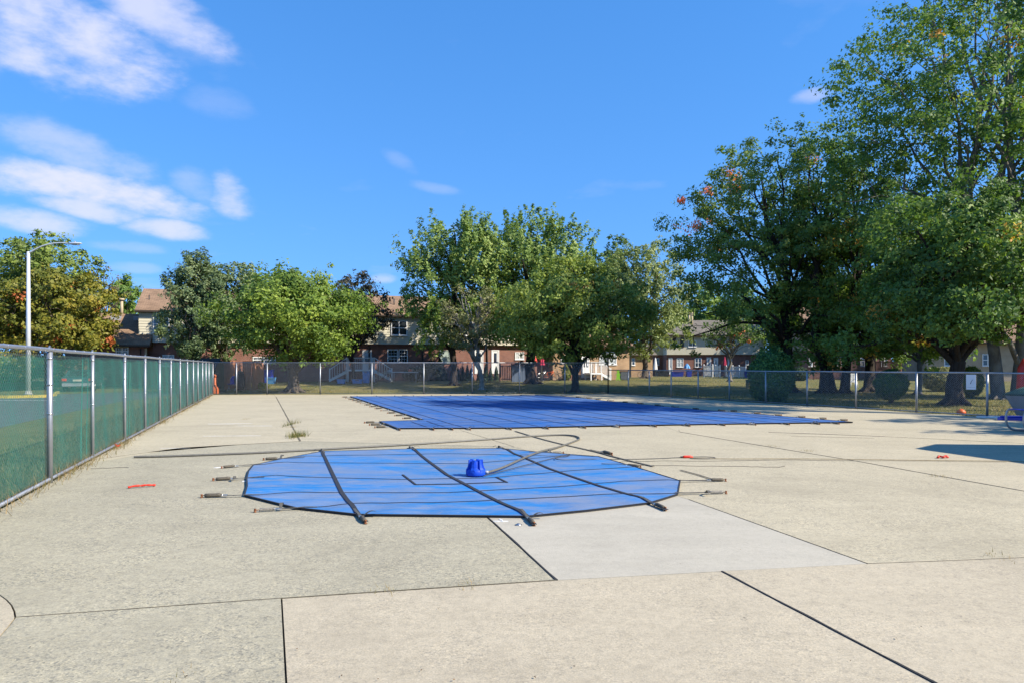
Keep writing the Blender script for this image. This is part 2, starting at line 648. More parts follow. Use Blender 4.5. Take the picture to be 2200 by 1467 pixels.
LEAF = {
    'maple': leaf_mat('maple_leaves', [(0, (0.052, 0.096, 0.021)), (.35, (0.131, 0.210, 0.032)), (.7, (0.263, 0.333, 0.044)), (.92, (0.403, 0.385, 0.070)), (1, (0.455, 0.193, 0.079))]),
    'maple_dark': leaf_mat('dusky_maple_leaves', [(0, (0.085, 0.123, 0.033)), (.4, (0.194, 0.258, 0.046)), (.78, (0.370, 0.406, 0.068)), (1, (0.596, 0.345, 0.114))]),
    'silver': leaf_mat('silver_maple_leaves', [(0, (0.076, 0.126, 0.036)), (.45, (0.187, 0.275, 0.063)), (.8, (0.330, 0.408, 0.118)), (1, (0.526, 0.511, 0.216))]),
    'pale': leaf_mat('pale_willow_leaves', [(0, (0.105, 0.149, 0.044)), (.5, (0.245, 0.298, 0.105)), (1, (0.438, 0.455, 0.210))]),
    'autumn': leaf_mat('turning_leaves', [(0, (0.062, 0.088, 0.018)), (.3, (0.163, 0.175, 0.025)), (.6, (0.300, 0.250, 0.033)), (.82, (0.375, 0.200, 0.037)), (1, (0.425, 0.125, 0.037))]),
    'oak': leaf_mat('oak_leaves', [(0, (0.050, 0.103, 0.035)), (.4, (0.135, 0.227, 0.054)), (.75, (0.279, 0.378, 0.070)), (.95, (0.507, 0.513, 0.095)), (1, (0.710, 0.362, 0.081))], .36),
    'oak_rust': leaf_mat('rusty_oak_leaves', [(0, (0.075, 0.136, 0.046)), (.45, (0.174, 0.257, 0.059)), (.75, (0.346, 0.384, 0.087)), (.88, (0.692, 0.353, 0.117)), (1, (0.937, 0.289, 0.147))], .36),
    'greygreen': leaf_mat('grey_green_leaves', [(0, (0.069, 0.112, 0.053)), (.5, (0.161, 0.221, 0.100)), (1, (0.372, 0.418, 0.210))]),
    'plum': leaf_mat('dark_plum_leaves', [(0, (0.039, 0.035, 0.028)), (.5, (0.097, 0.087, 0.050)), (1, (0.231, 0.144, 0.097))]),
    'birch': leaf_mat('thin_birch_leaves', [(0, (0.088, 0.105, 0.035)), (.5, (0.210, 0.219, 0.088)), (1, (0.420, 0.367, 0.175))]),
    'hedge': leaf_mat('arborvitae_sprays', [(0, (0.031, 0.090, 0.026)), (.6, (0.072, 0.166, 0.041)), (1, (0.180, 0.282, 0.051))], .12),
    'yew': leaf_mat('yew_needles', [(0, (0.013, 0.032, 0.013)), (.6, (0.029, 0.061, 0.019)), (1, (0.064, 0.096, 0.032))], .1),
    'bright': leaf_mat('yellow_green_leaves', [(0, (.10, .14, .02)), (.6, (.22, .26, .03)), (1, (.34, .34, .06))]),
    'grass': leaf_mat('grass_blades', [(0, (.06, .10, .018)), (.5, (.15, .15, .04)), (1, (.34, .26, .11))], .25),
    'weed': leaf_mat('dry_weeds', [(0, (.12, .12, .03)), (.5, (.26, .19, .08)), (1, (.40, .28, .15))], .25),
}


def bark_mat(name, c, pale=None):
    t = NT(name)
    n = t.noise(5, 7, .7, t.coord((3, 3, .5)))
    col = t.ramp(n, [(.3, [x * .5 for x in c]), (.55, c), (.75, [x * 1.5 for x in c])])
    if pale:
        col = t.mix(t.ramp(t.noise(1.3, 4), [(.45, 0.0), (.6, .8)]), col, pale)
    t.col(col)
    t.bump(n, .8, .05)
    return t.set(.95, 0, .15)


MAT['bark'] = bark_mat('grey_brown_bark', (.10, .082, .065))
MAT['bark_dark'] = bark_mat('dark_bark', (.055, .045, .038))
MAT['bark_grey'] = bark_mat('pale_grey_bark', (.17, .15, .13), (.24, .22, .19))
MAT['bark_birch'] = bark_mat('mottled_birch_bark', (.22, .20, .17), (.46, .44, .40))

# ------------------------------------------------------------------ ground, deck, car park
def ground():
    xs = np.unique(np.concatenate([np.linspace(-900, -80, 8), np.linspace(-80, 80, 21), np.linspace(80, 900, 8)]))
    ys = np.unique(np.concatenate([np.linspace(-120, 44, 6), np.linspace(44, 64, 21), np.linspace(64, 150, 6), np.linspace(150, 1600, 6)]))
    m = MB()
    vs = [(x, y, gz(x, y) - .05) for y in ys for x in xs]
    nx = len(xs)
    fs = [(j * nx + i, j * nx + i + 1, (j + 1) * nx + i + 1, (j + 1) * nx + i) for j in range(len(ys) - 1) for i in range(nx - 1)]
    m.add(vs, fs, True)
    tag(m.build('lawn', MAT['lawn']), 'patchy dry lawn round the pool and the houses', None, None, 'structure')


ground()

LF0 = Vector((-6.41, 9.96, 0))                       # a foot of the tall left fence
LFD = Vector((-.3426, 1, 0)).normalized()            # its direction, away from the camera
LFN = Vector((LFD.y, -LFD.x, 0))                     # towards the pool
CORNER_L = LF0 + LFD * ((41.2 - LF0.y) / LFD.y)
CORNER_R = Vector((5.8, 43.4, 0))
RF1 = Vector((22.4, 7.6, 0))


def lf(Y):
    return LF0 + LFD * ((Y - LF0.y) / LFD.y)


def P(p):
    if p[0] == 'w':
        return (p[1], p[2])
    g = G(*p)
    return (g[0], g[1])


def inset(poly, d):
    n = len(poly)
    ar = sum(poly[i][0] * poly[(i + 1) % n][1] - poly[(i + 1) % n][0] * poly[i][1] for i in range(n))
    if ar < 0:
        poly = poly[::-1]
    out = []
    for i in range(n):
        a, b, c = Vector(poly[i - 1]), Vector(poly[i]), Vector(poly[(i + 1) % n])
        e1, e2 = (b - a).normalized(), (c - b).normalized()
        n1, n2 = Vector((-e1.y, e1.x)), Vector((-e2.y, e2.x))
        k = n1 + n2
        k = k / max(k.dot(n1), .35) if k.length > 1e-6 else n1
        out.append(tuple(b + k * d))
    return out


def resample(pts, step):
    out = []
    for i in range(len(pts) - 1):
        a, b = Vector(pts[i]), Vector(pts[i + 1])
        k = max(1, int((b - a).length / step))
        for j in range(k):
            out.append(tuple(a.lerp(b, j / k)))
    out.append(tuple(pts[-1]))
    return out


def deck():
    base = MB()
    fl = lf(-3)
    base.prism([(fl.x + .05, fl.y), (26, -3), (26, 0), (RF1.x, RF1.y), (CORNER_R.x, CORNER_R.y), (CORNER_L.x, CORNER_L.y)], -.16, -.022)
    d = base.build('pool_deck', MAT['joint'])
    tag(d, 'concrete pool deck of grey, tan and white slabs', None, None, 'structure')
    f0, f1, f2 = lf(-3), lf(G(180, 995)[1]), CORNER_L
    w = lambda v: ('w', v.x + LFN.x * .02, v.y + LFN.y * .02)
    A, B, C, D = (605, 1284), (1195, 1245), (1550, 1226), (1865, 1210)
    E = ('w', 7.3, 6.45)
    patch = [(-60, 1258), (0, 1277), (14, 1287), (25, 1299), (31, 1312), (33, 1325), (20, 1342), (0, 1365), (-60, 1440)]
    fl_at = lambda Y: w(lf(Y))
    Yp0, Yp1 = G(-60, 1258)[1], G(-60, 1440)[1]
    slabs = [
        ('grey', [fl_at(Yp1), patch[-1], patch[-2], patch[-3], patch[-4], A, ('w', 1.1, -3), w(f0)]),
        ('tan', [fl_at(Yp0)] + patch + [fl_at(Yp1)]),
        ('tan', [A, B, C, ('w', 3.8, -3), ('w', 1.1, -3)]),
        ('tan', [C, D, E, ('w', 26, 8.9), ('w', 26, -3), ('w', 3.8, -3)]),
        ('white', [(1048, 1112), B, C, D, (1480, 1072), (1400, 1045), (1000, 1060)]),
        ('grey', [w(f1), (390, 961), (645, 947), (1105, 959), (1400, 1045), (1000, 1060), (1048, 1112), B, A, patch[-4], patch[-5], patch[-6], patch[-7], patch[1], patch[0], fl_at(Yp0)]),
        ('grey2', [(593, 852), (645, 947), (1105, 959), (994, 925), (940, 890), (900, 849)]),
        ('tan2', [w(f1), (390, 961), (645, 947), (593, 852), (588, 847), w(f2)]),
        ('grey2', [(994, 925), (940, 890), (1400, 905), (1460, 927), (1832, 988), (2196, 1053), E, D, (1480, 1072), (1400, 1045), (1105, 959)]),
        ('tan2', [(1460, 927), (1832, 988), (2196, 1053), E, ('w', 21.4, 8.3), (2200, 952), (1901, 937), (1650, 928), (1458, 922)]),
        ('tan2', [(588, 847), (593, 852), (900, 849), (940, 890), (1400, 905), (1460, 927), (1458, 922), (1650, 928), (1901, 937), (2200, 952), ('w', 21.4, 8.3), ('w', RF1.x - .3, RF1.y + .4), ('w', CORNER_R.x, CORNER_R.y - .12), ('w', CORNER_L.x + .05, CORNER_L.y - .12)]),
    ]
    for i, (mat, pl) in enumerate(slabs):
        m = MB()
        poly = inset([P(p) for p in pl], .0055)
        m.prism(poly, -.02, 0.0 - .0015 * (i % 3))
        m.build('slab', MAT[mat], d)
    # wide black joint in the near tan concrete, and the worn score line beside it
    m = MB()
    a, b = Vector((*P(C), 0)), Vector((3.8, -3, 0))
    n = Vector((-(b - a).y, (b - a).x, 0)).normalized()
    up, dn = [], []
    for i in range(90):
        q = a.lerp(b, i / 89)
        up.append(tuple((q + n * (.008 + .003 * math.sin(i * .7) + random.uniform(0, .005)))[:2]))
        dn.append(tuple((q - n * (.003 + random.uniform(0, .004)))[:2]))
    m.prism(up + dn[::-1], -.01, .003)
    m.build('joint_filler', MAT['tar'], d)
    m = MB()
    a, b = Vector((*P((1035, 1098)), 0)), Vector((*P(B), 0))
    n = Vector((-(b - a).y, (b - a).x, 0)).normalized()
    pts = []
    k = 14
    for i in range(k + 1):
        q = a.lerp(b, i / k) + n * (.004 + random.uniform(0, .016) * (i / k))
        pts.append((q.x, q.y))
    for i in range(k, -1, -1):
        q = a.lerp(b, i / k) - n * (.003 + random.uniform(0, .005))
        pts.append((q.x, q.y))
    m.prism(pts, -.01, .003)
    m.build('joint_filler', MAT['tar'], d)
    # open joint at the right, old white paint marks, tooled slab edges
    m = MB()
    q = [P((1652, 928)), P((1760, 931.5)), P((1901, 937))]
    m.prism([(a[0], a[1] - .03) for a in q] + [(a[0], a[1] + .03) for a in q[::-1]], -.01, .003)
    m.build('joint_filler', MAT['tar'], d)
    for a, b, wd in (((447, 910), (542, 909), .045), ((505, 914), (585, 914), .02), ((437, 936), (560, 935), .022), ((345, 962), (410, 962), .02),
                     ((459, 1004), (500, 1002), .05), ((1058, 1119), (1092, 1119), .022), ((1072, 1114), (1080, 1117), .05), ((520, 1033), (532, 1033), .05),
                     ((1300, 1008), (1330, 1008), .02), ((870, 905), (905, 903), .12)):
        p0, p1 = Vector(P(a)), Vector(P(b))
        m = MB()
        n_ = 7
        up, dn = [], []
        for i in range(n_):
            c = p0.lerp(p1, i / (n_ - 1))
            e = wd * (0.35 + .65 * random.random()) * (.5 if i in (0, n_ - 1) else 1)
            up.append((c.x, c.y + e))
            dn.append((c.x, c.y - e * .8))
        m.prism(up + dn[::-1], -.01, .0028)
        m.build('paint_mark', MAT['line'], d)
    # dirty control joints between like slabs
    for line, wd in (([(33, 1325), (200, 1313), (400, 1298), (605, 1284)], .005), ([(605, 1284), (900, 1264), (1195, 1245)], .004), ([(1865, 1210), (2030, 1204), (2250, 1195)], .006),
                     ([(1460, 927), (1640, 957), (1832, 988), (2010, 1020), (2196, 1053), (2300, 1072)], .010), ([(593, 852), (610, 883), (628, 916), (645, 947)], .018), ([(1480, 1072), (1670, 1140), (1865, 1210)], .005),
                     ([(190, 988), (390, 961), (645, 947)], .010), ([(994, 925), (1050, 942), (1105, 959)], .008), ([(1901, 937), (2050, 944), (2200, 952)], .012)):
        q = resample([P(p) for p in line], .12)
        m = MB()
        m.prism([(a[0] - wd * random.uniform(.3, 1.2), a[1] - wd * random.uniform(.5, 1.2)) for a in q] + [(a[0] + wd * random.uniform(.3, 1.2), a[1] + wd * random.uniform(.5, 1.2)) for a in q[::-1]], -.01, .0022)
        m.build('joint_dirt', MAT['joint_dirt'], d)
    # hairline cracks
    for pts in ([(1306, 992), (1420, 989), (1520, 990), (1680, 987), (1850, 989), (2010, 990), (2200, 993)],
                [(1330, 998), (1480, 1000), (1600, 1001), (1670, 1003), (1690, 1000)],
                [(195, 1006), (240, 1004), (285, 1003)],  [(1700, 936), (1790, 938), (1900, 941)]):
        m = MB()
        q = []
        for i in range(len(pts) - 1):
            for k in range(5):
                t = k / 5
                x = pts[i][0] * (1 - t) + pts[i + 1][0] * t
                y = pts[i][1] * (1 - t) + pts[i + 1][1] * t + random.uniform(-.5, .5)
                q.append(P((x, y)))
        left = [(a[0], a[1] - .006) for a in q]
        m.prism(left + [(a[0], a[1] + .006) for a in q[::-1]], -.01, .0025)
        m.build('crack', MAT['joint'], d)


deck()


def car_park():
    off = -LFN
    a0, a1 = lf(-8) + off * 2.0, lf(47) + off * 3.2
    m = MB()
    m.prism([(a0.x, a0.y), (-14, 20), (-18.5, 34), (-20.5, 46.2), (-24.6, 46.4), (-27.2, 43), (-24.8, 38.4), (-26.0, 37.4), (-60, 36.5), (-60, -10)], -.06, -.035)
    o = m.build('car_park', MAT['asphalt'])
    tag(o, 'grey asphalt car park beyond the green screened fence', None, None, 'structure')
    # tar seam and bay lines
    for a, b, wd, mt, nm in (((-13.6, 12), (-22, 24.5), .05, 'tar', 'tar_seam'), ((-12, 14), (-19, 16.5), .04, 'tar', 'tar_seam'),
                             ((-23, 27), (-34, 28.2), .09, 'line', 'bay_line'), ((-22.6, 31), (-36, 32.4), .09, 'line', 'bay_line'),
                             ((-22.2, 35), (-36, 36), .09, 'line', 'bay_line')):
        A_, B_ = Vector((*a, 0)), Vector((*b, 0))
        n = Vector((-(B_ - A_).y, (B_ - A_).x, 0)).normalized() * wd
        mm = MB().prism([tuple((A_ + n)[:2]), tuple((B_ + n)[:2]), tuple((B_ - n)[:2]), tuple((A_ - n)[:2])], -.034, -.030)
        mm.build(nm, MAT[mt], o)
    # yellow kerb round the planted island
    pts = [(-60, 36.6), (-30, 37.0), (-26.2, 37.5), (-25.2, 38.0), (-24.9, 38.8), (-25.6, 40.6), (-27.1, 43.0), (-27.9, 44.5)]
    m = MB()
    for i in range(len(pts) - 1):
        a, b = Vector((*pts[i], 0)), Vector((*pts[i + 1], 0))
        n = Vector((-(b - a).y, (b - a).x, 0)).normalized() * .15
        m.prism([tuple(a[:2]), tuple(b[:2]), tuple((b + n)[:2]), tuple((a + n)[:2])], -.05, .10 + .001 * i)
    tag(m.build('kerb', MAT['yellow']), 'worn yellow painted kerb round the lamp island', None, None, 'structure')


car_park()

# ------------------------------------------------------------------ chain-link fences
def ray_line(px, a, d):
    """point of the ground line a + t d that is seen at picture column px"""
    k = (px - CX) / F
    t = (k * a.y - a.x) / (d.x - k * d.y)
    return a + d * t


def chain_mesh(root, a, d, L, h, wire=.0035, pitch=.070, lift=.05, name='chain_link', n=None, mat='galv_wire'):
    """diamond wire fabric: two families of straight diagonal wires, one just behind the other"""
    n = n or Vector((-d.y, d.x, 0))
    nv = int((L + h) / pitch)
    vs = []
    for fam in (0, 1):
        off = n * (.0025 if fam else -.0025)
        for i in range(nv):
            s0 = i * pitch - h
            s1 = s0 + h
            z0, z1 = lift, h
            if fam:
                s0, s1 = s1, s0
            # clip to 0..L
            lo, hi = 0.0, 1.0
            for lim, sgn in ((0, 1), (L, -1)):
                f0, f1 = (s0 - lim) * sgn, (s1 - lim) * sgn
                if f0 < 0 and f1 < 0:
                    lo, hi = 1, 0
                elif f0 < 0:
                    lo = max(lo, f0 / (f0 - f1))
                elif f1 < 0:
                    hi = min(hi, f0 / (f0 - f1))
            if hi - lo < .02:
                continue
            p = a + d * (s0 + (s1 - s0) * lo) + off + Vector((0, 0, z0 + (z1 - z0) * lo))
            q = a + d * (s0 + (s1 - s0) * hi) + off + Vector((0, 0, z0 + (z1 - z0) * hi))
            t = (q - p).normalized()
            u = n
            w = t.cross(u)
            r = wire / 2
            c = [u * r * math.cos(x) + w * r * math.sin(x) for x in (0, 2.0944, 4.1888)]
            for k in range(3):
                k2 = (k + 1) % 3
                vs += [p + c[k], p + c[k2], q + c[k2], q + c[k]]
    o = np_mesh(name, [tuple(v) for v in vs], 4, MAT[mat], root)
    o["kind"] = 'stuff'
    return o


def post(root, p, h, r, cap=True, mat='galv'):
    m = MB()
    m.lathe((p.x, p.y, 0), [(r, -.04), (r, h - .01), (r * 1.12, h - .008), (r * 1.12, h + .02), (r * .7, h + .05), (.004, h + .06)] if cap else [(r, -.04), (r, h)], 12)
    return m.build('post', MAT[mat], root)


def left_fence():
    H = 1.83
    root = thing('chain_link_fence', 'tall chain link fence with green windscreen along the left of the deck', 'fence', tuple(LF0))
    start = lf(3.2)
    L = (CORNER_L - start).length
    cols = [101.6, 194.6, 264.7, 309, 340.6, 365, 385, 400.7, 413.6, 423.6, 433.7, 441, 447.5]
    pts = [ray_line(c, LF0, LFD) for c in cols]
    pts = [pts[0] - LFD * 2.75, pts[0] - LFD * 5.5] + pts + [CORNER_L.copy()]
    for i, p in enumerate(pts):
        r = .036 if i == 2 else .028
        o = post(root, p + LFN * .03, H - .03, r, False)
        for z in (.95, 1.35, H - .12) if i in (2, 3, 4) else (.95, H - .12):
            b = MB()
            b.lathe((p.x + LFN.x * .03, p.y + LFN.y * .03, z), [(r + .004, -.012), (r + .004, .012)], 12)
            b.build('tension_band', MAT['steel'], o)
        c = MB()
        q = p + LFN * .03
        arc = [q + LFD * (math.cos(t) * .055) + Vector((0, 0, H - .01 + math.sin(t) * .06)) for t in np.linspace(0, math.pi, 9)]
        c.tube(arc, .010, 5)
        c.build('rail_cap', MAT['steel'], o)
    m = MB()
    a, b = start + LFN * .03 + Vector((0, 0, H)), CORNER_L + LFN * .03 + Vector((0, 0, H))
    m.tube([a.lerp(b, i / 30) + Vector((0, 0, .006 * math.sin(i * 1.7))) for i in range(31)], .026, 8)
    m.build('top_rail', MAT['galv'], root)
    m = MB()
    m.tube([start + LFN * .03 + Vector((0, 0, .05)), CORNER_L + LFN * .03 + Vector((0, 0, .05))], .024, 8)
    m.build('bottom_rail', MAT['galv'], root)
    m = MB()
    k = 0
    s = 0.4
    while s < L:
        p = start + LFD * s + LFN * .03 + Vector((0, 0, H))
        m.tube([p - LFD * .006, p + LFD * .006], .030, 8)
        s += .62
        k += 1
    m.build('rail_ties', MAT['steel'], root)['kind'] = 'stuff'
    chain_mesh(root, start, LFD, L, H, .0036, .078, mat='screen_wire')
    # windscreen: thin woven threads, so that it closes up at a slant and lets the car park through face on
    vs = []
    s = 0.0
    base = start - LFN * .035
    wav = lambda s_, z: -LFN * (.012 * math.sin(s_ * 2.3 + z * 1.1) + .010 * math.sin(s_ * 6.1 + 2 * z) + .006 * math.sin(11 * z + s_))
    r = .00058
    while s < L:
        col = [base + LFD * (s + .018 * math.sin(z * 2 + s)) + wav(s, z) + Vector((0, 0, z)) for z in (.06, .62, 1.2, 1.76)]
        for i in range(3):
            p, q = col[i], col[i + 1]
            for e in (LFD * r, LFN * r):
                vs += [p - e, p + e, q + e, q - e]
        s += .0150
    z = .06
    while z < 1.77:
        N = 40
        row = [base + LFD * (L * i / N) + wav(L * i / N, z) + Vector((0, 0, z)) for i in range(N + 1)]
        for i in range(N):
            p, q = row[i], row[i + 1]
            e = Vector((0, 0, .00075))
            vs += [p - e, p + e, q + e, q - e]
        z += .0125
    o = np_mesh('windscreen', [tuple(v) for v in vs], 4, MAT['screen'], root)
    o["kind"] = 'stuff'
    # doubled seams and folds of the fabric
    for s in (1.6, 4.3, 9.2, 9.6, 13.4, 13.7, 17.6, 22.1, 26.5, 31.0):
        m = MB()
        pts_ = [base + LFD * (s + .02 * math.sin(3 * z + s) + .06 * z) - LFN * .004 + Vector((0, 0, z)) for z in np.linspace(.07, 1.76, 8)]
        vs_, fs_ = [], []
        for p in pts_:
            vs_ += [p, p + LFD * .07]
        for i in range(7):
            fs_.append((2 * i, 2 * i + 1, 2 * i + 3, 2 * i + 2))
        m.add(vs_, fs_)
        m.build('fabric_fold', MAT['screen'], root)


left_fence()


def back_fence():
    H = 1.83
    d = (CORNER_R - CORNER_L).normalized()
    root = thing('chain_link_fence', 'tall bare chain link fence across the far end of the deck', 'fence', tuple(CORNER_L))
    for c in (508, 574, 688, 799, 910.5, 1014.6, 1116.4, 1213.6, 1306.5):
        p = ray_line(c, CORNER_L, d)
        post(root, p, H + (.25 if c > 1300 else -.03), .036, c > 1300, 'galv' if c < 1300 else 'dark')
    L = (CORNER_R - CORNER_L).length
    m = MB()
    m.tube([CORNER_L + Vector((0, 0, H)), CORNER_R + Vector((0, 0, H))], .024, 8)
    m.build('top_rail', MAT['galv'], root)
    m = MB()
    m.tube([CORNER_L + Vector((0, 0, .05)), CORNER_R + Vector((0, 0, .05))], .010, 6)
    m.build('bottom_wire', MAT['galv'], root)
    chain_mesh(root, CORNER_L, d, L, H, .0027, .072)


back_fence()
RFD = (Vector((15.2, 23.1, 0)) - CORNER_R).normalized()


def right_fence():
    H = 1.40
    root = thing('chain_link_fence', 'low chain link fence along the right of the deck before the oaks', 'fence', tuple(CORNER_R))
    end = CORNER_R + RFD * 40
    for c in (1350, 1395, 1442, 1500, 1567, 1645, 1734, 1839, 1969, 2121):
        post(root, ray_line(c, CORNER_R, RFD), H - .02, .036, False)
    for k in range(1, 5):
        post(root, ray_line(2121, CORNER_R, RFD) + RFD * 2.3 * k, H - .02, .036, False)
    L = (end - CORNER_R).length
    m = MB()
    m.tube([CORNER_R.lerp(end, i / 24) + Vector((0, 0, H + .005 * math.sin(i * 2.1))) for i in range(25)], .026, 8)
    m.build('top_rail', MAT['galv'], root)
    m = MB()
    m.tube([CORNER_R + Vector((0, 0, .04)), end + Vector((0, 0, .04))], .020, 6)
    m.build('bottom_rail', MAT['galv'], root)
    m = MB()
    for k in range(55):
        p = CORNER_R + RFD * (.5 + .72 * k) + Vector((0, 0, H))
        m.tube([p - RFD * .008, p + RFD * .008], .031, 8)
    m.build('rail_ties', MAT['steel'], root)['kind'] = 'stuff'
    chain_mesh(root, CORNER_R, RFD, L, H, .0031, .072)
    m = MB()
    base = [CORNER_R + Vector((-.10, 0, 0)), end + Vector((-.10, 0, 0))]
    # small notice wired to the fabric
    p = ray_line(2087, CORNER_R, RFD)
    n = Vector((RFD.y, -RFD.x, 0))
    sg = thing('notice_sign', 'small white notice with faint black marks wired to the right fence', 'sign', (p.x, p.y, .9))
    wd = .16
    zc0, zc1 = at(2087, 836, p.y)[2], at(2087, 804, p.y)[2]
    q = p + n * .02
    a, b = q - RFD * wd, q + RFD * wd
    m = MB()
    t = n * .004
    m.add([a - t + Vector((0, 0, zc0)), b - t + Vector((0, 0, zc0)), b - t + Vector((0, 0, zc1)), a - t + Vector((0, 0, zc1)),
           a + t + Vector((0, 0, zc0)), b + t + Vector((0, 0, zc0)), b + t + Vector((0, 0, zc1)), a + t + Vector((0, 0, zc1))],
          [(0, 1, 2, 3), (7, 6, 5, 4), (0, 4, 5, 1), (1, 5, 6, 2), (2, 6, 7, 3), (3, 7, 4, 0)])
    m.build('board', MAT['white_paint'], sg)
    m = MB()
    def mark(u0, v0, u1, v1, w=.012):
        for sgn in (-1, 1):
            A_ = q + RFD * u0 + n * .0055 * sgn + Vector((0, 0, v0))
            B_ = q + RFD * u1 + n * .0055 * sgn + Vector((0, 0, v1))
            e = (B_ - A_).normalized().cross(n) * w
            m.add([A_ - e, A_ + e, B_ + e, B_ - e], [(0, 1, 2, 3)])
    zm = (zc0 + zc1) / 2
    mark(-.02, zm - .06, .0, zm - .02, .012)
    mark(.0, zm - .01, .02, zm + .03, .010)
    mark(.03, zm + .04, .05, zm + .08, .008)
    m.build('emblem', MAT['dark'], sg)
    m = MB()
    for k in range(9):
        mark(-.13 + k * .03, zc0 + .075, -.13 + k * .03 + .018, zc0 + .075, .006)
    m.build('caption', MAT['grey_paint'], sg)


right_fence()

# ------------------------------------------------------------------ pool covers
def inside(p, poly):
    c = False
    n = len(poly)
    for i in range(n):
        x0, y0 = poly[i]
        x1, y1 = poly[i - 1]
        if (y0 > p[1]) != (y1 > p[1]) and p[0] < (x1 - x0) * (p[1] - y0) / (y1 - y0) + x0:
            c = not c
    return c


def edge_dist(p, poly):
    best = 1e9
    n = len(poly)
    for i in range(n):
        a, b = Vector(poly[i - 1]), Vector(poly[i])
        t = max(0, min(1, (Vector(p) - a).dot(b - a) / max((b - a).length_squared, 1e-9)))
        best = min(best, (Vector(p) - a - (b - a) * t).length)
    return best


def sheet(root, poly, hfun, step, mat, name='sheet'):
    """draped sheet: constrained triangulation of the outline with inner grid points"""
    from mathutils.geometry import delaunay_2d_cdt
    n = len(poly)
    pts = []
    for i in range(n):
        a, b = Vector(poly[i]), Vector(poly[(i + 1) % n])
        k = max(1, int((b - a).length / step))
        for j in range(k):
            pts.append(a.lerp(b, j / k))
    ne = len(pts)
    edges = [(i, (i + 1) % ne) for i in range(ne)]
    x0, x1 = min(p[0] for p in poly), max(p[0] for p in poly)
    y0, y1 = min(p[1] for p in poly), max(p[1] for p in poly)
    y = y0 + step * .5
    r = 0
    while y < y1:
        x = x0 + (step * .5 if r % 2 else step * .25)
        while x < x1:
            if inside((x, y), poly) and edge_dist((x, y), poly) > step * .45:
                pts.append(Vector((x, y)))
            x += step
        y += step
        r += 1
    ov, oe, of, *_ = delaunay_2d_cdt(pts, edges, [list(range(ne))], 1, 1e-4)
    m = MB()
    m.add([(v.x, v.y, hfun(v.x, v.y)) for v in ov], [tuple(f) for f in of], True)
    return m.build(name, MAT[mat], root)


def ribbon(m, pts, w, lift, hfun=None, thick=.004):
    """flat webbing laid along ground points"""
    q = [Vector((p[0], p[1], 0)) for p in pts]
    vs = []
    for i, p in enumerate(q):
        t = (q[min(i + 1, len(q) - 1)] - q[max(i - 1, 0)]).normalized()
        n = Vector((-t.y, t.x, 0)) * w / 2
        z = (hfun(p.x, p.y) if hfun else (pts[i][2] if len(pts[i]) > 2 else 0)) + lift
        for s, dz in ((1, 0), (-1, 0)):
            vs.append(p + n * s + Vector((0, 0, z)))
    base = len(vs)
    vs += [v - Vector((0, 0, thick)) for v in vs]
    fs = []
    for i in range(len(q) - 1):
        a = 2 * i
        fs.append((a, a + 1, a + 3, a + 2))
        fs.append((a, a + 2, a + 2 + base, a + base))
        fs.append((a + 3, a + 1, a + 1 + base, a + 3 + base))
    fs.append((0, base, base + 1, 1))
    k = 2 * (len(q) - 1)
    fs.append((k, k + 1, k + 1 + base, k + base))
    m.add(vs, fs)


def smooth(pts, it=2):
    q = [Vector(p) for p in pts]
    for _ in range(it):
        n = [q[0]]
        for i in range(len(q) - 1):
            n += [q[i].lerp(q[i + 1], .25), q[i].lerp(q[i + 1], .75)]
        n.append(q[-1])
        q = n
    return [tuple(p) for p in q]


# one coil spring with its sleeve, anchor and buckle, along +X from the cover's edge; every copy shares these meshes
def spring_meshes():
    coil = MB()
    pts = []
    turns, L, r = 11, .17, .017
    for i in range(turns * 8 + 1):
        a = i * math.pi / 4
        pts.append((.16 + L * i / (turns * 8), r * math.cos(a), .024 + r * math.sin(a)))
    coil.tube(pts, .0042, 4)
    sleeve = MB()
    prof = [(.0, .017), (.03, .024), (.09, .022), (.15, .024), (.19, .021)]
    sleeve.tube([(.15 + x, 0, .026 + .002 * math.sin(30 * x)) for x, _ in prof], [r_ for _, r_ in prof], 8)
    buckle = MB()
    buckle.box(.085, .135, -.022, .022, .012, .03)
    buckle.tube([(.12, -.018, .024), (.165, -.012, .024), (.175, 0, .024), (.165, .012, .024), (.12, .018, .024)], .005, 5)
    anchor = MB()
    anchor.lathe((.375, 0, 0), [(.019, 0), (.019, .005), (.011, .006), (.011, .03), (.014, .032), (.014, .038)], 10)
    anchor.tube([(.33, 0, .024), (.36, .010, .022), (.385, 0, .02), (.36, -.010, .022), (.33, 0, .024)], .0045, 5)
    tail = MB()
    vs, fs = [], []
    for i in range(7):
        t = i / 6
        x, y, z = .10 - .02 * t, .02 + .16 * t, .022 + .05 * math.sin(t * 2.6)
        vs += [(x - .018, y, z), (x + .018, y + .004, z)]
    for i in range(6):
        fs.append((2 * i, 2 * i + 1, 2 * i + 3, 2 * i + 2))
    tail.add(vs, fs)
    tail.add([(v[0], v[1], v[2] - .003) for v in vs], [f[::-1] for f in fs])
    res = {}
    for nm, mb, mt in (('coil', coil, 'spring'), ('sleeve', sleeve, 'sleeve'), ('buckle', buckle, 'steel'), ('anchor', anchor, 'rust'), ('strap_tail', tail, 'strap_grey')):
        me = bpy.data.meshes.new(nm)
        me.from_pydata(mb.v, [], mb.f)
        me.polygons.foreach_set('use_smooth', mb.sm)
        me.materials.append(MAT[mt])
        res[nm] = me
    return res


SPR = spring_meshes()


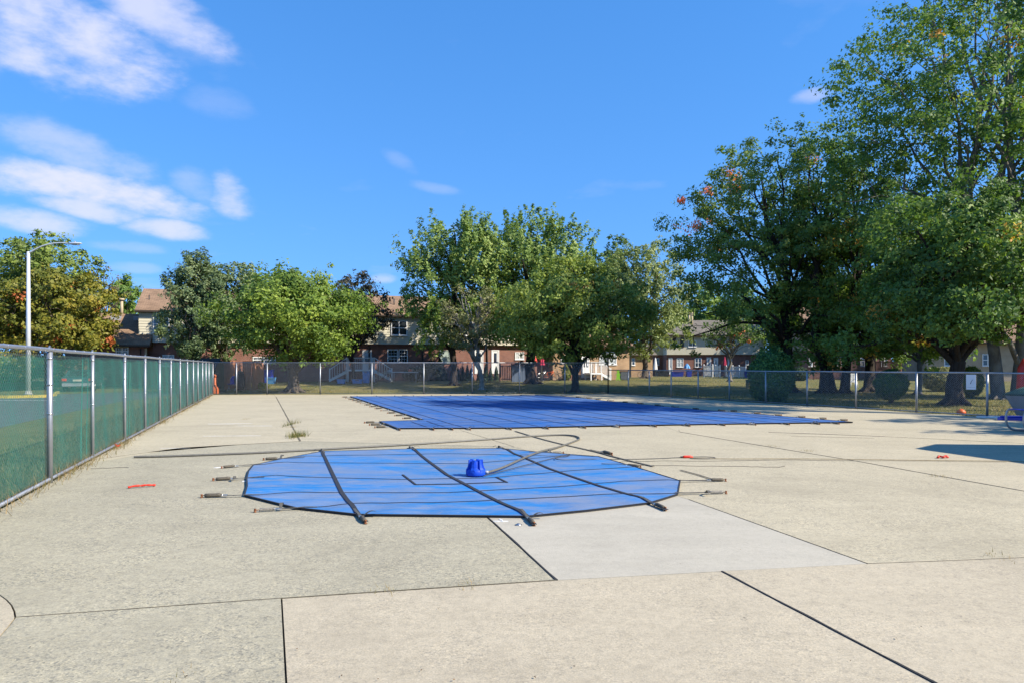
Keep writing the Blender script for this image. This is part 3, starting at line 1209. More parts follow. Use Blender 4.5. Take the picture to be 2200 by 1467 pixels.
def spring(root, p, ang, style, scale=1.0, flip=1):
    """a strap end: buckle, coil (bare or sleeved), anchor and loose tail"""
    org = ORG[root.name]
    lead = bpy.data.objects.new('strap_end', SPR['buckle'])
    lead.location = (p[0] - org.x, p[1] - org.y, -org.z + (p[2] if len(p) > 2 else 0))
    lead.rotation_euler = (0, 0, ang)
    scale *= .88
    lead.scale = (scale, scale * flip, scale)
    lead.parent = root
    COL.objects.link(lead)
    kinds = ['coil' if style == 'coil' else 'sleeve', 'anchor'] + (['strap_tail'] if style == 'tail' or style == 'coil' else [])
    for k in kinds:
        c = bpy.data.objects.new(k, SPR[k])
        c.parent = lead
        COL.objects.link(c)
    return lead


def small_cover():
    outl = [(544, 1001), (534, 1014), (530, 1029), (531, 1046), (525, 1066), (633, 1093), (769, 1108), (960, 1110), (1131, 1112), (1262, 1099), (1397, 1082.5),
            (1456, 1064), (1461, 1035), (1365, 1005), (1285, 982), (1158, 972.5), (1077, 964.5), (1020, 965.5), (884, 965.5), (693, 971), (611, 986)]
    poly = [P(p) for p in outl]
    poly = poly[::-1] if sum(poly[i][0] * poly[(i + 1) % len(poly)][1] - poly[(i + 1) % len(poly)][0] * poly[i][1] for i in range(len(poly))) < 0 else poly
    cx, cy_ = sum(p[0] for p in poly) / len(poly), sum(p[1] for p in poly) / len(poly)

    def h(x, y):
        e = edge_dist((x, y), poly)
        rim = min(e / .75, 1)
        pull = .018 * math.exp(-(e / .5) ** 2) * math.sin(math.atan2(y - cy_, x - cx) * 26)
        return .020 - .006 * rim * rim * (3 - 2 * rim) + .003 * math.sin(1.3 * x + 2.1 * y) * rim + .9 * pull * (1 - math.exp(-(e / .12) ** 2))

    root = thing('pool_cover', 'bright blue safety cover with black straps over the small wading pool in front', 'pool cover', (cx, cy_, 0))
    sheet(root, poly, h, .13, 'cover')
    # folded hem round the edge
    m = MB()
    for i in range(len(poly)):
        a, b = poly[i], poly[(i + 1) % len(poly)]
        q = resample([a, b], .2)
        c = Vector((cx, cy_))
        wd = .020
        side = [g for g in q]
        ribbon(m, side, wd, .006, h)
    m.build('hem', MAT['strap'], root)
    m = MB()
    for i in range(len(poly)):
        a, b = poly[i], poly[(i + 1) % len(poly)]
        va = (a[0], a[1], .022)
        vb = (b[0], b[1], .022)
        m.add([(a[0], a[1], .002), (b[0], b[1], .002), vb, va], [(0, 1, 2, 3)])
    m.build('hem_skirt', MAT['strap'], root)
    hh = lambda x, y: h(x, y) if inside((x, y), poly) else .012
    for k, line in enumerate(([(690, 968), (697, 982), (705, 1000), (735, 1062), (771, 1109), (786, 1124)],
                              [(884, 961), (905, 980), (960, 1022), (1040, 1064), (1112, 1100), (1131, 1112), (1148, 1130)],
                              [(1076, 962), (1110, 978), (1180, 1008), (1290, 1047), (1370, 1070), (1397, 1082.5), (1432, 1098)])):
        m = MB()
        ribbon(m, resample([P(p) for p in line], .12), .052, .011, hh)
        m.build('strap', MAT['strap'], root)
    for line in ([(611, 986), (706, 979.5), (960, 976), (1216, 981), (1285, 982)],
                 [(505, 1002), (544, 1001), (616, 995.5), (1005, 997), (1100, 990), (1216, 980)],
                 [(505, 1030), (530, 1029), (595, 1024), (720, 1028), (870, 1032), (1045, 1029), (1230, 1012), (1365, 1005)],
                 [(500, 1067), (525, 1066), (633, 1060), (960, 1060), (1200, 1048), (1340, 1035), (1461, 1035), (1530, 1034)],
                 [(605, 1096), (640, 1094), (794, 1083), (960, 1081), (1200, 1070), (1352, 1062), (1456, 1063), (1525, 1060)]):
        m = MB()
        ribbon(m, resample([P(p) for p in line], .15), .014, .008, hh)
        m.build('cross_strap', MAT['strap'], root)
    m = MB()
    for line in ([(865, 1022), (893, 1043)], [(893, 1043), (980, 1042), (1090, 1038)], [(1066, 1027), (1090, 1039)]):
        ribbon(m, resample([P(p) for p in line], .15), .03, .0095, hh)
    m.build('patch_seam', MAT['strap'], root)
    def sp(px, a_px, style, flip=1, sc_=1.0):
        p, q = P(px), P(a_px)
        spring(root, p, math.atan2(q[1] - p[1], q[0] - p[0]), style, sc_, flip)
        u = Vector((q[0] - p[0], q[1] - p[1])).normalized()
        m = MB()
        ribbon(m, resample([tuple(Vector(p) - u * .30), tuple(Vector(p) + u * .10)], .1), .030, .013, hh)
        m.build('strap_lead', MAT['strap_grey'], root)
    sp((616, 986.5), (560, 988), 'tail', -1, 1.15)
    sp((522, 1001.5), (480, 1005), 'sleeve')
    sp((520, 1029.5), (460, 1032), 'tail', 1, 1.15)
    sp((505, 1067), (440, 1068), 'sleeve', 1, 1.2)
    sp((622, 1095), (570, 1098), 'coil', -1, 1.1)
    sp((771, 1109), (793, 1133), 'tail', 1, 1.15)
    sp((1131, 1112), (1158, 1140), 'tail', 1, 1.15)
    sp((1397, 1082), (1450, 1104), 'sleeve', 1, 1.15)
    sp((1505, 1034), (1562, 1033), 'sleeve', 1, 1.1)
    sp((1500, 1061), (1556, 1060), 'coil', -1, 1.1)
    sp((694, 971), (688, 963), 'tail', 1)
    sp((885, 965), (872, 956), 'tail', -1)
    sp((1078, 964), (1062, 955), 'tail')
    sp((1330, 1000), (1385, 1004), 'sleeve', 1, 1.1)
    sp((1172, 973), (1235, 973), 'coil')
    # two straps pulled loose on the far side
    m = MB()
    ribbon(m, resample(smooth([P(p) for p in ((1107, 926), (1180, 948), (1280, 970), (1325, 983), (1404, 1002))]), .2), .05, .012)
    m.build('loose_strap', MAT['strap_grey'], root)
    sp((1285, 971), (1345, 984), 'sleeve', 1, 1.5)
    m = MB()
    ribbon(m, resample([P((1462, 1010)), P((1500, 1020)), P((1535, 1031))], .2), .03, .012)
    m.build('loose_strap', MAT['strap_grey'], root)


small_cover()


def big_cover():
    outl = [(752, 852), (910, 903), (815, 906.5), (853, 921.5), (1100, 920), (1300, 916), (1560, 911.5), (1832, 908), (1660, 893.5), (1470, 878), (1300, 861.5), (1230, 853.5), (1169, 849.5)]
    poly = [P(p) for p in outl]
    ctr = (0.0, 28.0, 0)

    def h(x, y):
        e = edge_dist((x, y), poly)
        rim = min(e / 1.2, 1)
        return .028 - .014 * rim + .003 * math.sin(.9 * x + .6 * y)

    root = thing('pool_cover', 'large deep blue safety cover with dark straps over the main pool behind', 'pool cover', ctr)
    sheet(root, poly, h, .5, 'cover_big')
    m = MB()
    for i in range(len(poly)):
        a, b = poly[i], poly[(i + 1) % len(poly)]
        ribbon(m, resample([a, b], .6), .05, .007, h)
        m.add([(a[0], a[1], .002), (b[0], b[1], .002), (b[0], b[1], .035), (a[0], a[1], .035)], [(0, 1, 2, 3)])
    m.build('hem', MAT['strap'], root)
    hh = lambda x, y: h(x, y) if inside((x, y), poly) else .012
    dirv = (Vector(P((752, 852))) - Vector(P((910, 903)))).normalized()
    styles = ['sleeve', 'tail', 'sleeve', 'coil']
    # long straps, parallel to the pool's sides
    ends = [853, 924, 964, 1001, 1087, 1165, 1244, 1315, 1393, 1464, 1538, 1603, 1674, 1738, 1779]
    for i, ex in enumerate(ends):
        t = [j for j in range(3, 7)]
        ey = np.interp(ex, [853, 1100, 1300, 1560, 1832], [921.5, 920, 916, 911.5, 908])
        a = Vector(P((ex, ey)))
        s = .35
        while inside(tuple(a + dirv * s), poly) and s < 40:
            s += .2
        b = a + dirv * (s + .02)
        m = MB()
        ribbon(m, resample([tuple(a - dirv * .25), tuple(b)], .7), .036, .006, hh)
        m.build('strap', MAT['strap_blue'], root)
        dd = -dirv
        spring(root, tuple(a), math.atan2(dd.y, dd.x), styles[i % 4], 1.25, 1 if i % 2 else -1)
        if s > 3:
            spring(root, tuple(b), math.atan2(dirv.y, dirv.x), styles[(i + 1) % 4], 1.25)
    # cross straps from the left side to the right
    l0, l1 = Vector(P((752, 852))), Vector(P((910, 903)))
    cross = Vector((-dirv.y, dirv.x)) * -1
    if cross.x < 0:
        cross = -cross
    n = 13
    for i in range(n):
        a = l0.lerp(l1, (i + .35) / n)
        s = .4
        while inside(tuple(a + cross * s), poly) and s < 40:
            s += .2
        b = a + cross * s
        if i % 3 == 1:
            m = MB()
            ribbon(m, resample([tuple(a - cross * .2), tuple(b)], .7), .014, .006, hh)
            m.build('cross_strap', MAT['strap_faint'], root)
        spring(root, tuple(a - cross * .02), math.atan2(-cross.y, -cross.x), styles[(i * 3) % 4], 1.3, 1 if i % 2 else -1)
        spring(root, tuple(b), math.atan2(cross.y, cross.x), styles[(i * 3 + 1) % 4], 1.3, 1 if i % 2 else -1)
    l0, l1 = Vector(P((815, 906.5))), Vector(P((853, 921.5)))
    for i in range(3):
        a = l0.lerp(l1, (i + .3) / 3)
        spring(root, tuple(a), math.atan2(-cross.y, -cross.x), styles[i % 2], 1.4)
        m = MB()
        s = 1.0
        while inside(tuple(a + cross * s), poly) and s < 40:
            s += .2
        ribbon(m, resample([tuple(a - cross * .2), tuple(a + cross * s)], .7), .014, .006, hh)
        m.build('cross_strap', MAT['strap_faint'], root)
    # straps of the right flare
    for px, py in ((1560, 884), (1610, 888.5), (1655, 893), (1705, 897), (1750, 900.5), (1795, 904)):
        a = P((px, py))
        spring(root, a, .4, 'sleeve', 1.4)


big_cover()


def pump():
    c = Vector(G(1022, 1024))
    z0 = .03
    root = thing('cover_pump', 'blue plastic cover pump standing on the small pool cover', 'pump', (c.x, c.y, z0))
    m = MB()
    m.lathe((c.x, c.y, z0), [(.135, 0), (.142, .012), (.142, .06), (.13, .085), (.09, .10), (.085, .12), (.08, .20), (.076, .205)], 28)
    m.build('body', MAT['blue_plastic'], root)
    for k in range(6):
        a = k * math.pi / 3 + .25
        u = Vector((math.cos(a), math.sin(a), 0))
        w = Vector((-u.y, u.x, 0))
        prof = [(.139, .055), (.137, .085), (.118, .115), (.108, .16), (.104, .222)]
        vs, fs = [], []
        for r, z in prof:
            half = .036 - .018 * min(1, max(0, (z - .06) / .08))
            vs += [c + u * r + w * half + Vector((0, 0, z0 + z)), c + u * r - w * half + Vector((0, 0, z0 + z)),
                   c + u * .05 - w * half * .6 + Vector((0, 0, z0 + z)), c + u * .05 + w * half * .6 + Vector((0, 0, z0 + z))]
        for i in range(len(prof) - 1):
            for j in range(4):
                j2 = (j + 1) % 4
                fs.append((4 * i + j, 4 * (i + 1) + j, 4 * (i + 1) + j2, 4 * i + j2))
        k4 = 4 * (len(prof) - 1)
        fs.append((k4, k4 + 3, k4 + 2, k4 + 1)[::-1])
        MB().add(vs, fs).build('fin', MAT['blue_plastic'], root)
    m = MB()
    m.tube([c + Vector((.13, .0, z0 + .045)), c + Vector((.185, .005, z0 + .04))], .022, 10)
    m.build('outlet', MAT['grey_paint'], root)
    # hose, power cords
    hp = [(1040, 1024), (1075, 1014), (1120, 992), (1160, 975), (1200, 962), (1232, 950), (1247, 944), (1240, 938), (1215, 935), (1170, 936), (1120, 939), (1050, 945), (960, 951), (830, 959), (700, 966), (560, 974), (430, 979), (345, 982), (288, 983)]
    pts = [Vector((*P(p), .055 if i < 4 else .019)) for i, p in enumerate(hp)]
    m = MB()
    m.tube(smooth([tuple(p) for p in pts], 3), .019, 8)
    tag(m.build('discharge_hose', MAT['hose'], None, False, tuple(pts[9])), 'long grey hose looping from the blue pump across the deck', 'hose')
    cp = [(1040, 1027), (1070, 1020), (1120, 1006), (1180, 991), (1212, 982), (1226, 980), (1222, 984), (1195, 987), (1192, 991), (1215, 993), (1255, 990), (1300, 987), (1400, 986), (1475, 982), (1520, 981), (1544, 984), (1510, 986), (1482, 985)]
    m = MB()
    m.tube(smooth([(*P(p), .042 if i < 11 else .008) for i, p in enumerate(cp)], 3), .0065, 6)
    tag(m.build('power_cord', MAT['cord'], None, False, (*P(cp[9]), 0)), 'thin dark cord running from the blue pump to a red plug', 'cord')
    pr = thing('plug_connector', 'red plug connector on the thin cord right of the small cover', 'plug', (*P((1480, 982)), 0))
    q = Vector((*P((1478, 983)), .02))
    MB().tube([q - Vector((.09, 0, 0)), q - Vector((.07, 0, 0)), q + Vector((.05, .01, 0)), q + Vector((.09, .01, -.005))], [.016, .024, .024, .010], 8).build('housing', MAT['red'], pr)
    MB().tube([q - Vector((.13, .004, 0)), q - Vector((.088, 0, 0))], .012, 6).build('sleeve', MAT['dark'], pr)
    cp = [(1482, 984), (1560, 986), (1700, 985), (1850, 987), (2000, 989), (2130, 990), (2260, 993)]
    m = MB()
    m.tube(smooth([(*P(p), .008) for p in cp], 3), .0065, 6)
    tag(m.build('extension_cord', MAT['cord_tan'], None, False, (*P(cp[3]), 0)), 'long tan cord lying straight across the right side of the deck', 'cord')


pump()


def litter():
    def ribbon_bit(px, label, pts, w, seed):
        g = Vector(G(*px))
        rr = random.Random(seed)
        m = MB()
        q = [(g.x + a, g.y + b, c) for a, b, c in pts]
        q = smooth(q, 2)
        m.tube(q, [w * rr.uniform(.6, 1.2) for _ in q], 5)
        tag(m.build('plastic_scrap', MAT['red' if 'red' in label else 'orange_net'], None, False, tuple(g)), label, 'scrap', 'plastic scraps on the deck')
    ribbon_bit((300, 1047), 'crumpled orange red plastic strip lying near the left fence', [(-.13, -.05, .014), (-.04, 0, .03), (.0, .05, .018), (.06, .05, .03), (.15, .12, .016)], .015, 1)
    ribbon_bit((2027, 984), 'crumpled red plastic clump by the shadow at right', [(-.10, 0, .014), (-.05, .05, .04), (0, -.03, .02), (.04, .04, .045), (.1, .02, .015)], .020, 2)
    ribbon_bit((247, 962), 'torn orange red ribbon caught at the foot of the left fence', [(-.05, 0, .014), (0, .03, .09), (.04, -.02, .03), (.09, .02, .06)], .016, 3)
    g = Vector(G(2053, 892))
    p = ray_line(2053, CORNER_R, RFD) + Vector((.25, .1, 0))
    m = MB()
    m.lathe((p.x, p.y, 0), [(.02, 0.0), (.13, .03), (.15, .09), (.09, .16), (.03, .20)], 10)
    o = m.build('float', MAT['orange_net'], None, False, (p.x, p.y, 0))
    tag(o, 'small orange float on the grass just behind the low fence', 'float')
    # a loose cover anchor bolt on the white slab
    g = Vector(G(1114, 1127))
    m = MB()
    m.lathe((g.x, g.y, 0), [(.035, 0), (.035, .006), (.016, .008), (.016, .016)], 12)
    tag(m.build('deck_anchor', MAT['steel'], None, False, tuple(g)), 'small steel deck anchor on the white slab below the strap', 'anchor')
    # dead leaves and grit on the deck
    vs, tn = [], []
    for i in range(260):
        if i < 90:
            p = Vector(G(random.uniform(0, 2200), 800 + 670 * random.random() ** .6 + 60))
        else:
            q = lf(random.uniform(5, 38)) + LFN * abs(random.gauss(.1, .22))
            p = Vector((q.x, q.y, 0))
        r = random.uniform(.004, .011)
        a = random.uniform(0, 6.28)
        u = Vector((math.cos(a), math.sin(a), random.uniform(-.3, .3))) * r
        w = Vector((-math.sin(a), math.cos(a), random.uniform(-.3, .5))) * r * random.uniform(.35, .8)
        c = Vector((p.x, p.y, .004 + r * .5))
        vs += [c - u, c - w, c + u, c + w]
        tn.append(random.random())
    lm = leaf_mat('dead_leaf_bits', [(0, (.03, .022, .014)), (.6, (.12, .07, .03)), (1, (.22, .12, .04))], .1)
    tag(np_mesh('leaf_litter', [tuple(v) for v in vs], 4, lm, None, (0, 0, 0), tn), 'dead leaf bits scattered over the deck', None, None, 'stuff')


litter()


def blades(name, label, pts, h, mat, kind, n_each=1, spread=.0, w=.006, cat=None):
    vs, tn = [], []
    for p in pts:
        for k in range(n_each):
            a = random.uniform(0, 6.28)
            lean = random.uniform(.1, 1.5)
            hh = h * random.uniform(.4, 1.1)
            b = Vector((p[0] + random.gauss(0, spread), p[1] + random.gauss(0, spread), p[2]))
            e = Vector((math.cos(a + 1.57), math.sin(a + 1.57), 0)) * w * random.uniform(.6, 1.4)
            tip = b + Vector((math.cos(a) * lean * hh, math.sin(a) * lean * hh, hh))
            vs += [b - e, b + e, tip]
            tn.append(random.random())
    o = np_mesh(name, [tuple(v) for v in vs], 3, LEAF[mat], None, pts[0], tn)
    return tag(o, label, cat, None, kind)


def weeds():
    pts = []
    for i in range(2600):
        q = lf(4.2 + 36 * random.random() ** 1.4) + LFN * random.gauss(.0, .10)
        pts.append((q.x, q.y, -.02))
    for s, n in ((10.6, 160), (11.3, 260), (14.2, 240), (15.0, 160), (20.5, 150), (26, 120), (30, 120)):
        for i in range(n):
            q = lf(s + random.gauss(0, .35)) + LFN * random.gauss(-.05, .12)
            pts.append((q.x, q.y, -.02))
    blades('dry_weeds', 'dry straw coloured weeds growing along the foot of the left fence', pts, .22, 'weed', 'stuff', 1, .03, .004)
    # grass verge between the fence and the car park
    pts = []
    for i in range(16000):
        q = lf(4.5 + 40 * random.random() ** 1.6) - LFN * random.uniform(.1, 2.4 - .9 * random.random())
        pts.append((q.x, q.y, -.05))
    blades('verge_grass', 'thin green verge grass between the left fence and the asphalt', pts, .16, 'grass', 'stuff', 1, .02, .006)
    # lawn blades behind the far and the right fence
    pts = []
    for i in range(42000):
        px = random.uniform(560, 2260)
        y = random.uniform(815, 905)
        Y = 2480 / (y - HY)
        p = Vector(((px - CX) / F * Y, Y, 0))
        if (p - CORNER_R).dot(Vector((-RFD.y, RFD.x, 0))) < .25 and p.y < 44:
            continue
        if p.y < 41.5 and p.x < 5:
            continue
        pts.append((p.x, p.y, gz(p.x, p.y) - .05))
    blades('lawn_grass', 'rough blades of the dry lawn behind the fences', pts, .11, 'grass', 'stuff', 1, .02, .012)
    tufts = [((640, 936), 'largest straw green tuft at the near end of the left deck joint', 240, .10, .16), ((628, 917), 'smaller tuft higher up the left deck joint', 90, .08, .12), ((525, 900), 'faint tuft alone on the left tan slab', 60, .07, .06),
             ((825, 1271), 'low green tuft on the front joint at the tan slab edge', 22, .05, .05), ((1005, 1256), 'dry tuft on the front joint beside the white slab', 26, .05, .05), ((380, 1450), 'green tuft at the bottom of the grey slab', 14, .06, .09),
             ((1735, 968), 'tuft low on the long right joint, left of the dark shadow', 60, .07, .05), ((2020, 1023), 'tuft on the long right joint below the red clump', 50, .08, .05), ((2140, 1196), 'flat tuft on the front joint near the right edge', 30, .07, .03), ((1660, 958), 'topmost tuft on the long right joint', 40, .07, .05)]
    p0 = []
    for px, lab, n, sp_, h_ in tufts:
        g = G(*px)
        p0 += [(g[0] + random.gauss(0, sp_), g[1] + random.gauss(0, sp_ * 1.5), -.004) for _ in range(n)]
    g = G(640, 937)
    big = [(g[0] + random.gauss(0, .10), g[1] + random.gauss(0, .22), -.004) for _ in range(260)] + [(G(624, 912)[0] + random.gauss(0, .06), G(624, 912)[1] + random.gauss(0, .4), -.004) for _ in range(90)]
    blades('weed_clump', 'yellow green weed clump at the near end of the left deck joint', big, .17, 'grass', 'stuff', 1, .02, .005)
    blades('joint_weeds', 'small straw green weed tufts growing in the deck joints', p0, .045, 'weed', 'stuff', 1, .01, .0025)


weeds()

# ------------------------------------------------------------------ houses
class House:
    def __init__(s, label, p0, ex, zbase, name='brick_townhouse', group=None, cat='house'):
        s.ex = Vector((ex[0], ex[1])).normalized()
        s.ey = Vector((-s.ex.y, s.ex.x))
        s.p0 = Vector((p0[0], p0[1]))
        s.root = thing(name, label, cat, (p0[0], p0[1], zbase), group)
        s.root.rotation_euler = (0, 0, math.atan2(s.ex.y, s.ex.x))
        s.zb = zbase

    def a(s, px, b=0.0):
        """distance along the front that is seen at picture column px, on a front set back by b"""
        o = s.p0 + s.ey * b
        k = (px - CX) / F
        return (k * o.y - o.x) / (s.ex.x - k * s.ex.y)

    def z(s, px, py, b=0.0):
        o = s.p0 + s.ey * b + s.ex * s.a(px, b)
        return CH - (py - HY) * o.y / F - s.zb

    def part(s, name, mb, mat, parent=None):
        return mb.build(name, MAT[mat], parent or s.root, local=True)

    def box(s, name, mat, a0, a1, b0, b1, z0, z1, parent=None):
        return s.part(name, MB().box(a0, a1, b0, b1, z0, z1), mat, parent)

    def siding(s, a0, a1, b, z0, z1, depth, mat='cream', side=True):
        """lapped boards as stepped courses on the front, plain body behind"""
        m = MB()
        m.box(a0 + .02, a1 - .02, b + .05, b + depth, z0 + .004, z1 - .004)
        z = z0
        while z < z1 - .01:
            zt = min(z + .20, z1)
            for q in (0,):
                m.add([(a0, b, z), (a1, b, z), (a1, b + .028, zt), (a0, b + .028, zt), (a0, b + .06, z), (a1, b + .06, z), (a1, b + .06, zt), (a0, b + .06, zt)],
                      [(0, 1, 2, 3), (0, 4, 5, 1), (3, 2, 6, 7), (0, 3, 7, 4), (1, 5, 6, 2)])
                if side:
                    for aa, sg in ((a0, -1), (a1, 1)):
                        m.add([(aa + sg * .028, b, z), (aa + sg * .028, b + depth, z), (aa, b + depth, zt), (aa, b, zt), (aa, b, z), (aa, b + depth, z)],
                              [(0, 1, 2, 3), (0, 4, 5, 1), (0, 3, 4)])
            z = zt
        return s.part('siding', m, mat)

    def window(s, a0, a1, z0, z1, b, cols=2, grid=True, glass='glass', trim='white_paint', sill=True, mid=True):
        f = MB()
        w = .075
        f.box(a0 - w, a0, b - .05, b + .02, z0 - w, z1 + w)
        f.box(a1, a1 + w, b - .05, b + .02, z0 - w, z1 + w)
        f.box(a0, a1, b - .05, b + .02, z1, z1 + w)
        f.box(a0, a1, b - .05, b + .02, z0 - w, z0)
        if sill:
            f.box(a0 - w - .04, a1 + w + .04, b - .09, b - .003, z0 - w - .05, z0 - w - .003)
        o = s.part('window', f, trim)
        s.part('pane', MB().box(a0, a1, b - .012, b + .01, z0, z1), glass, o)
        m = MB()
        cw = (a1 - a0) / cols
        for c in range(1, cols):
            x = a0 + c * cw
            m.box(x - .045, x + .045, b - .045, b - .013, z0, z1)
        if mid:
            zm = (z0 + z1) / 2
            for c in range(cols):
                m.box(a0 + c * cw + (.047 if c else 0), a0 + (c + 1) * cw - (.047 if c < cols - 1 else 0), b - .04, b - .013, zm - .03, zm + .03)
        s.part('sash', m, trim, o)
        if grid:
            g = MB()
            for c in range(cols):
                for k in (1, 2):
                    x = a0 + c * cw + cw * k / 3
                    g.box(x - .010, x + .010, b - .020, b - .0125, z0, z1)
                for zz in (.25, .75):
                    z_ = z0 + (z1 - z0) * zz
                    g.box(a0 + c * cw + .05, a0 + (c + 1) * cw - .05, b - .019, b - .0125, z_ - .010, z_ + .010)
            s.part('muntin', g, trim, o)
        return o

    def wpx(s, x0, x1, y0, y1, b=0.0, **k):
        xm = (x0 + x1) / 2
        return s.window(s.a(x0, b), s.a(x1, b), s.z(xm, y1, b), s.z(xm, y0, b), b, **k)

    def door(s, a0, a1, z0, z1, b, mat='white_paint', lite=True):
        f = MB()
        f.box(a0 - .1, a0, b - .05, b + .02, z0, z1 + .1)
        f.box(a1, a1 + .1, b - .05, b + .02, z0, z1 + .1)
        f.box(a0, a1, b - .05, b + .02, z1, z1 + .1)
        f.box(a0, a1, b - .02, b + .02, z0, z1)
        o = s.part('door', f, mat)
        if lite:
            s.part('pane', MB().box(a0 + .13, a1 - .13, b - .03, b - .021, z0 + (z1 - z0) * .48, z1 - .16), 'glass', o)
        s.part('handle', MB().box(a1 - .1, a1 - .06, b - .06, b - .021, z0 + .95, z0 + 1.08), 'steel', o)
        return o

    def gable_roof(s, a0, a1, b0, b1, ze, zr, mat='roof', over=.35, hipl=0, hipr=0, fascia='brown_trim'):
        """ridge along the front; hipl / hipr shorten the ridge to make hips"""
        m = MB()
        bm = (b0 + b1) / 2
        A0, A1, B0, B1 = a0 - over, a1 + over, b0 - over, b1 + over
        t = .12
        for dz in (0.0,):
            e = [(A0, B0, ze), (A1, B0, ze), (A1, B1, ze), (A0, B1, ze), (A0 + hipl, bm, zr), (A1 - hipr, bm, zr)]
            e2 = [(x, y, z_ - t) for x, y, z_ in e]
            m.add(e + e2, [(0, 1, 5, 4), (2, 3, 4, 5), (3, 0, 4), (1, 2, 5), (7, 6, 10, 11), (9, 8, 11, 10), (6, 9, 10), (8, 7, 11),
                           (0, 6, 7, 1), (1, 7, 8, 2), (2, 8, 9, 3), (3, 9, 6, 0)])
        o = s.part('roof', m, mat)
        s.part('fascia', MB().box(A0, A1, B0 - .03, B0 - .004, ze - t - .06, ze - .015), fascia, o)
        s.part('gutter', MB().box(A0, A1, B0 - .14, B0 - .032, ze - .14, ze - .03), fascia, o)
        return o

    def vent(s, a, b, z0, z1, r=.06, mat='steel', cap=True):
        m = MB()
        m.lathe((a, b, z0), [(r, 0), (r, z1 - z0)], 10)
        if cap:
            m.lathe((a, b, z1), [(r * 1.9, 0), (r * 1.9, .12), (r * .4, .2)], 10)
        return s.part('vent_pipe', m, mat)


ROW_EX = (.946, .324)
ROW_P0 = Vector((-28.3, 55.0))
GZ = .42


def row_house(px0, label, forward=0.0, name='brick_townhouse'):
    k = House.__new__(House)
    ex = Vector(ROW_EX).normalized()
    ey = Vector((-ex.y, ex.x))
    o = ROW_P0 + ey * forward
    kk = (px0 - CX) / F
    t = (kk * o.y - o.x) / (ex.x - kk * ex.y)
    p = o + ex * t
    return House(label, (p.x, p.y), ROW_EX, GZ, name)


def stairs(label, h, a0, a1, top, dirs, mat='white_paint', bfront=-1.5, grp=None):
    """raised porch landing with rails and steps beside a house door (h = house frame)"""
    root = thing('porch_steps', label, 'porch steps', tuple(h.root.location), grp)
    root.rotation_euler = h.root.rotation_euler
    B = lambda nm, x0, x1, y0, y1, z0, z1, pr=None: MB().box(x0, x1, y0, y1, z0, z1).build(nm, MAT[mat], pr or root, local=True)
    B('landing', a0, a1, bfront, -.06, top - .14, top)
    for x in (a0 + .06, a1 - .06):
        for y in (bfront + .06, -.25):
            B('post', x - .05, x + .05, y - .05, y + .05, -.05, top + 1.0)
    def rail(x0, x1, y):
        r = B('rail', x0 + .06, x1 - .06, y - .03, y + .03, top + .9, top + .98)
        m = MB()
        n = max(3, int((x1 - x0) / .16))
        for i in range(1, n):
            xx = x0 + (x1 - x0) * i / n
            m.box(xx - .018, xx + .018, y - .018, y + .018, top + .06, top + .9)
        m.build('baluster_row', MAT[mat], r, local=True)
    rail(a0, a1, bfront + .06)
    for sgn in dirs:
        n = max(2, int(top / .19))
        edge = a1 if sgn > 0 else a0
        run = n * .28
        for i in range(n):
            x0 = edge + sgn * .28 * i
            x1 = x0 + sgn * .30
            zt = top - (i + 1) * top / (n + 1)
            B('tread', min(x0, x1), max(x0, x1), bfront + .10, -.2, zt - .05, zt)
        for y in (bfront + .06,):
            st = MB()
            x0, x1 = edge, edge + sgn * run
            st.add([(x0, y - .03, top - .30), (x1, y - .03, -.05), (x1, y - .03, .16), (x0, y - .03, top - .02),
                    (x0, y + .03, top - .30), (x1, y + .03, -.05), (x1, y + .03, .16), (x0, y + .03, top - .02)],
                   [(0, 1, 2, 3), (7, 6, 5, 4), (0, 4, 5, 1), (1, 5, 6, 2), (2, 6, 7, 3), (3, 7, 4, 0)])
            st.build('stringer', MAT[mat], root, local=True)
            r = MB()
            r.tube([(x0, y, top + .94), (x1, y, .95)], .035, 4, False)
            ro = r.build('rail', MAT[mat], root, local=True)
            bl = MB()
            for i in range(1, 7):
                t = i / 7
                xx = x0 + (x1 - x0) * t
                zt = top + .94 + (.95 - top - .94) * t
                bl.box(xx - .018, xx + .018, y - .018, y + .018, zt - .84, zt - .03)
            bl.build('baluster_row', MAT[mat], ro, local=True)
            B('newel', min(x1 - .05, x1 + .05), max(x1 - .05, x1 + .05), y - .05, y + .05, -.05, 1.05)
    return root


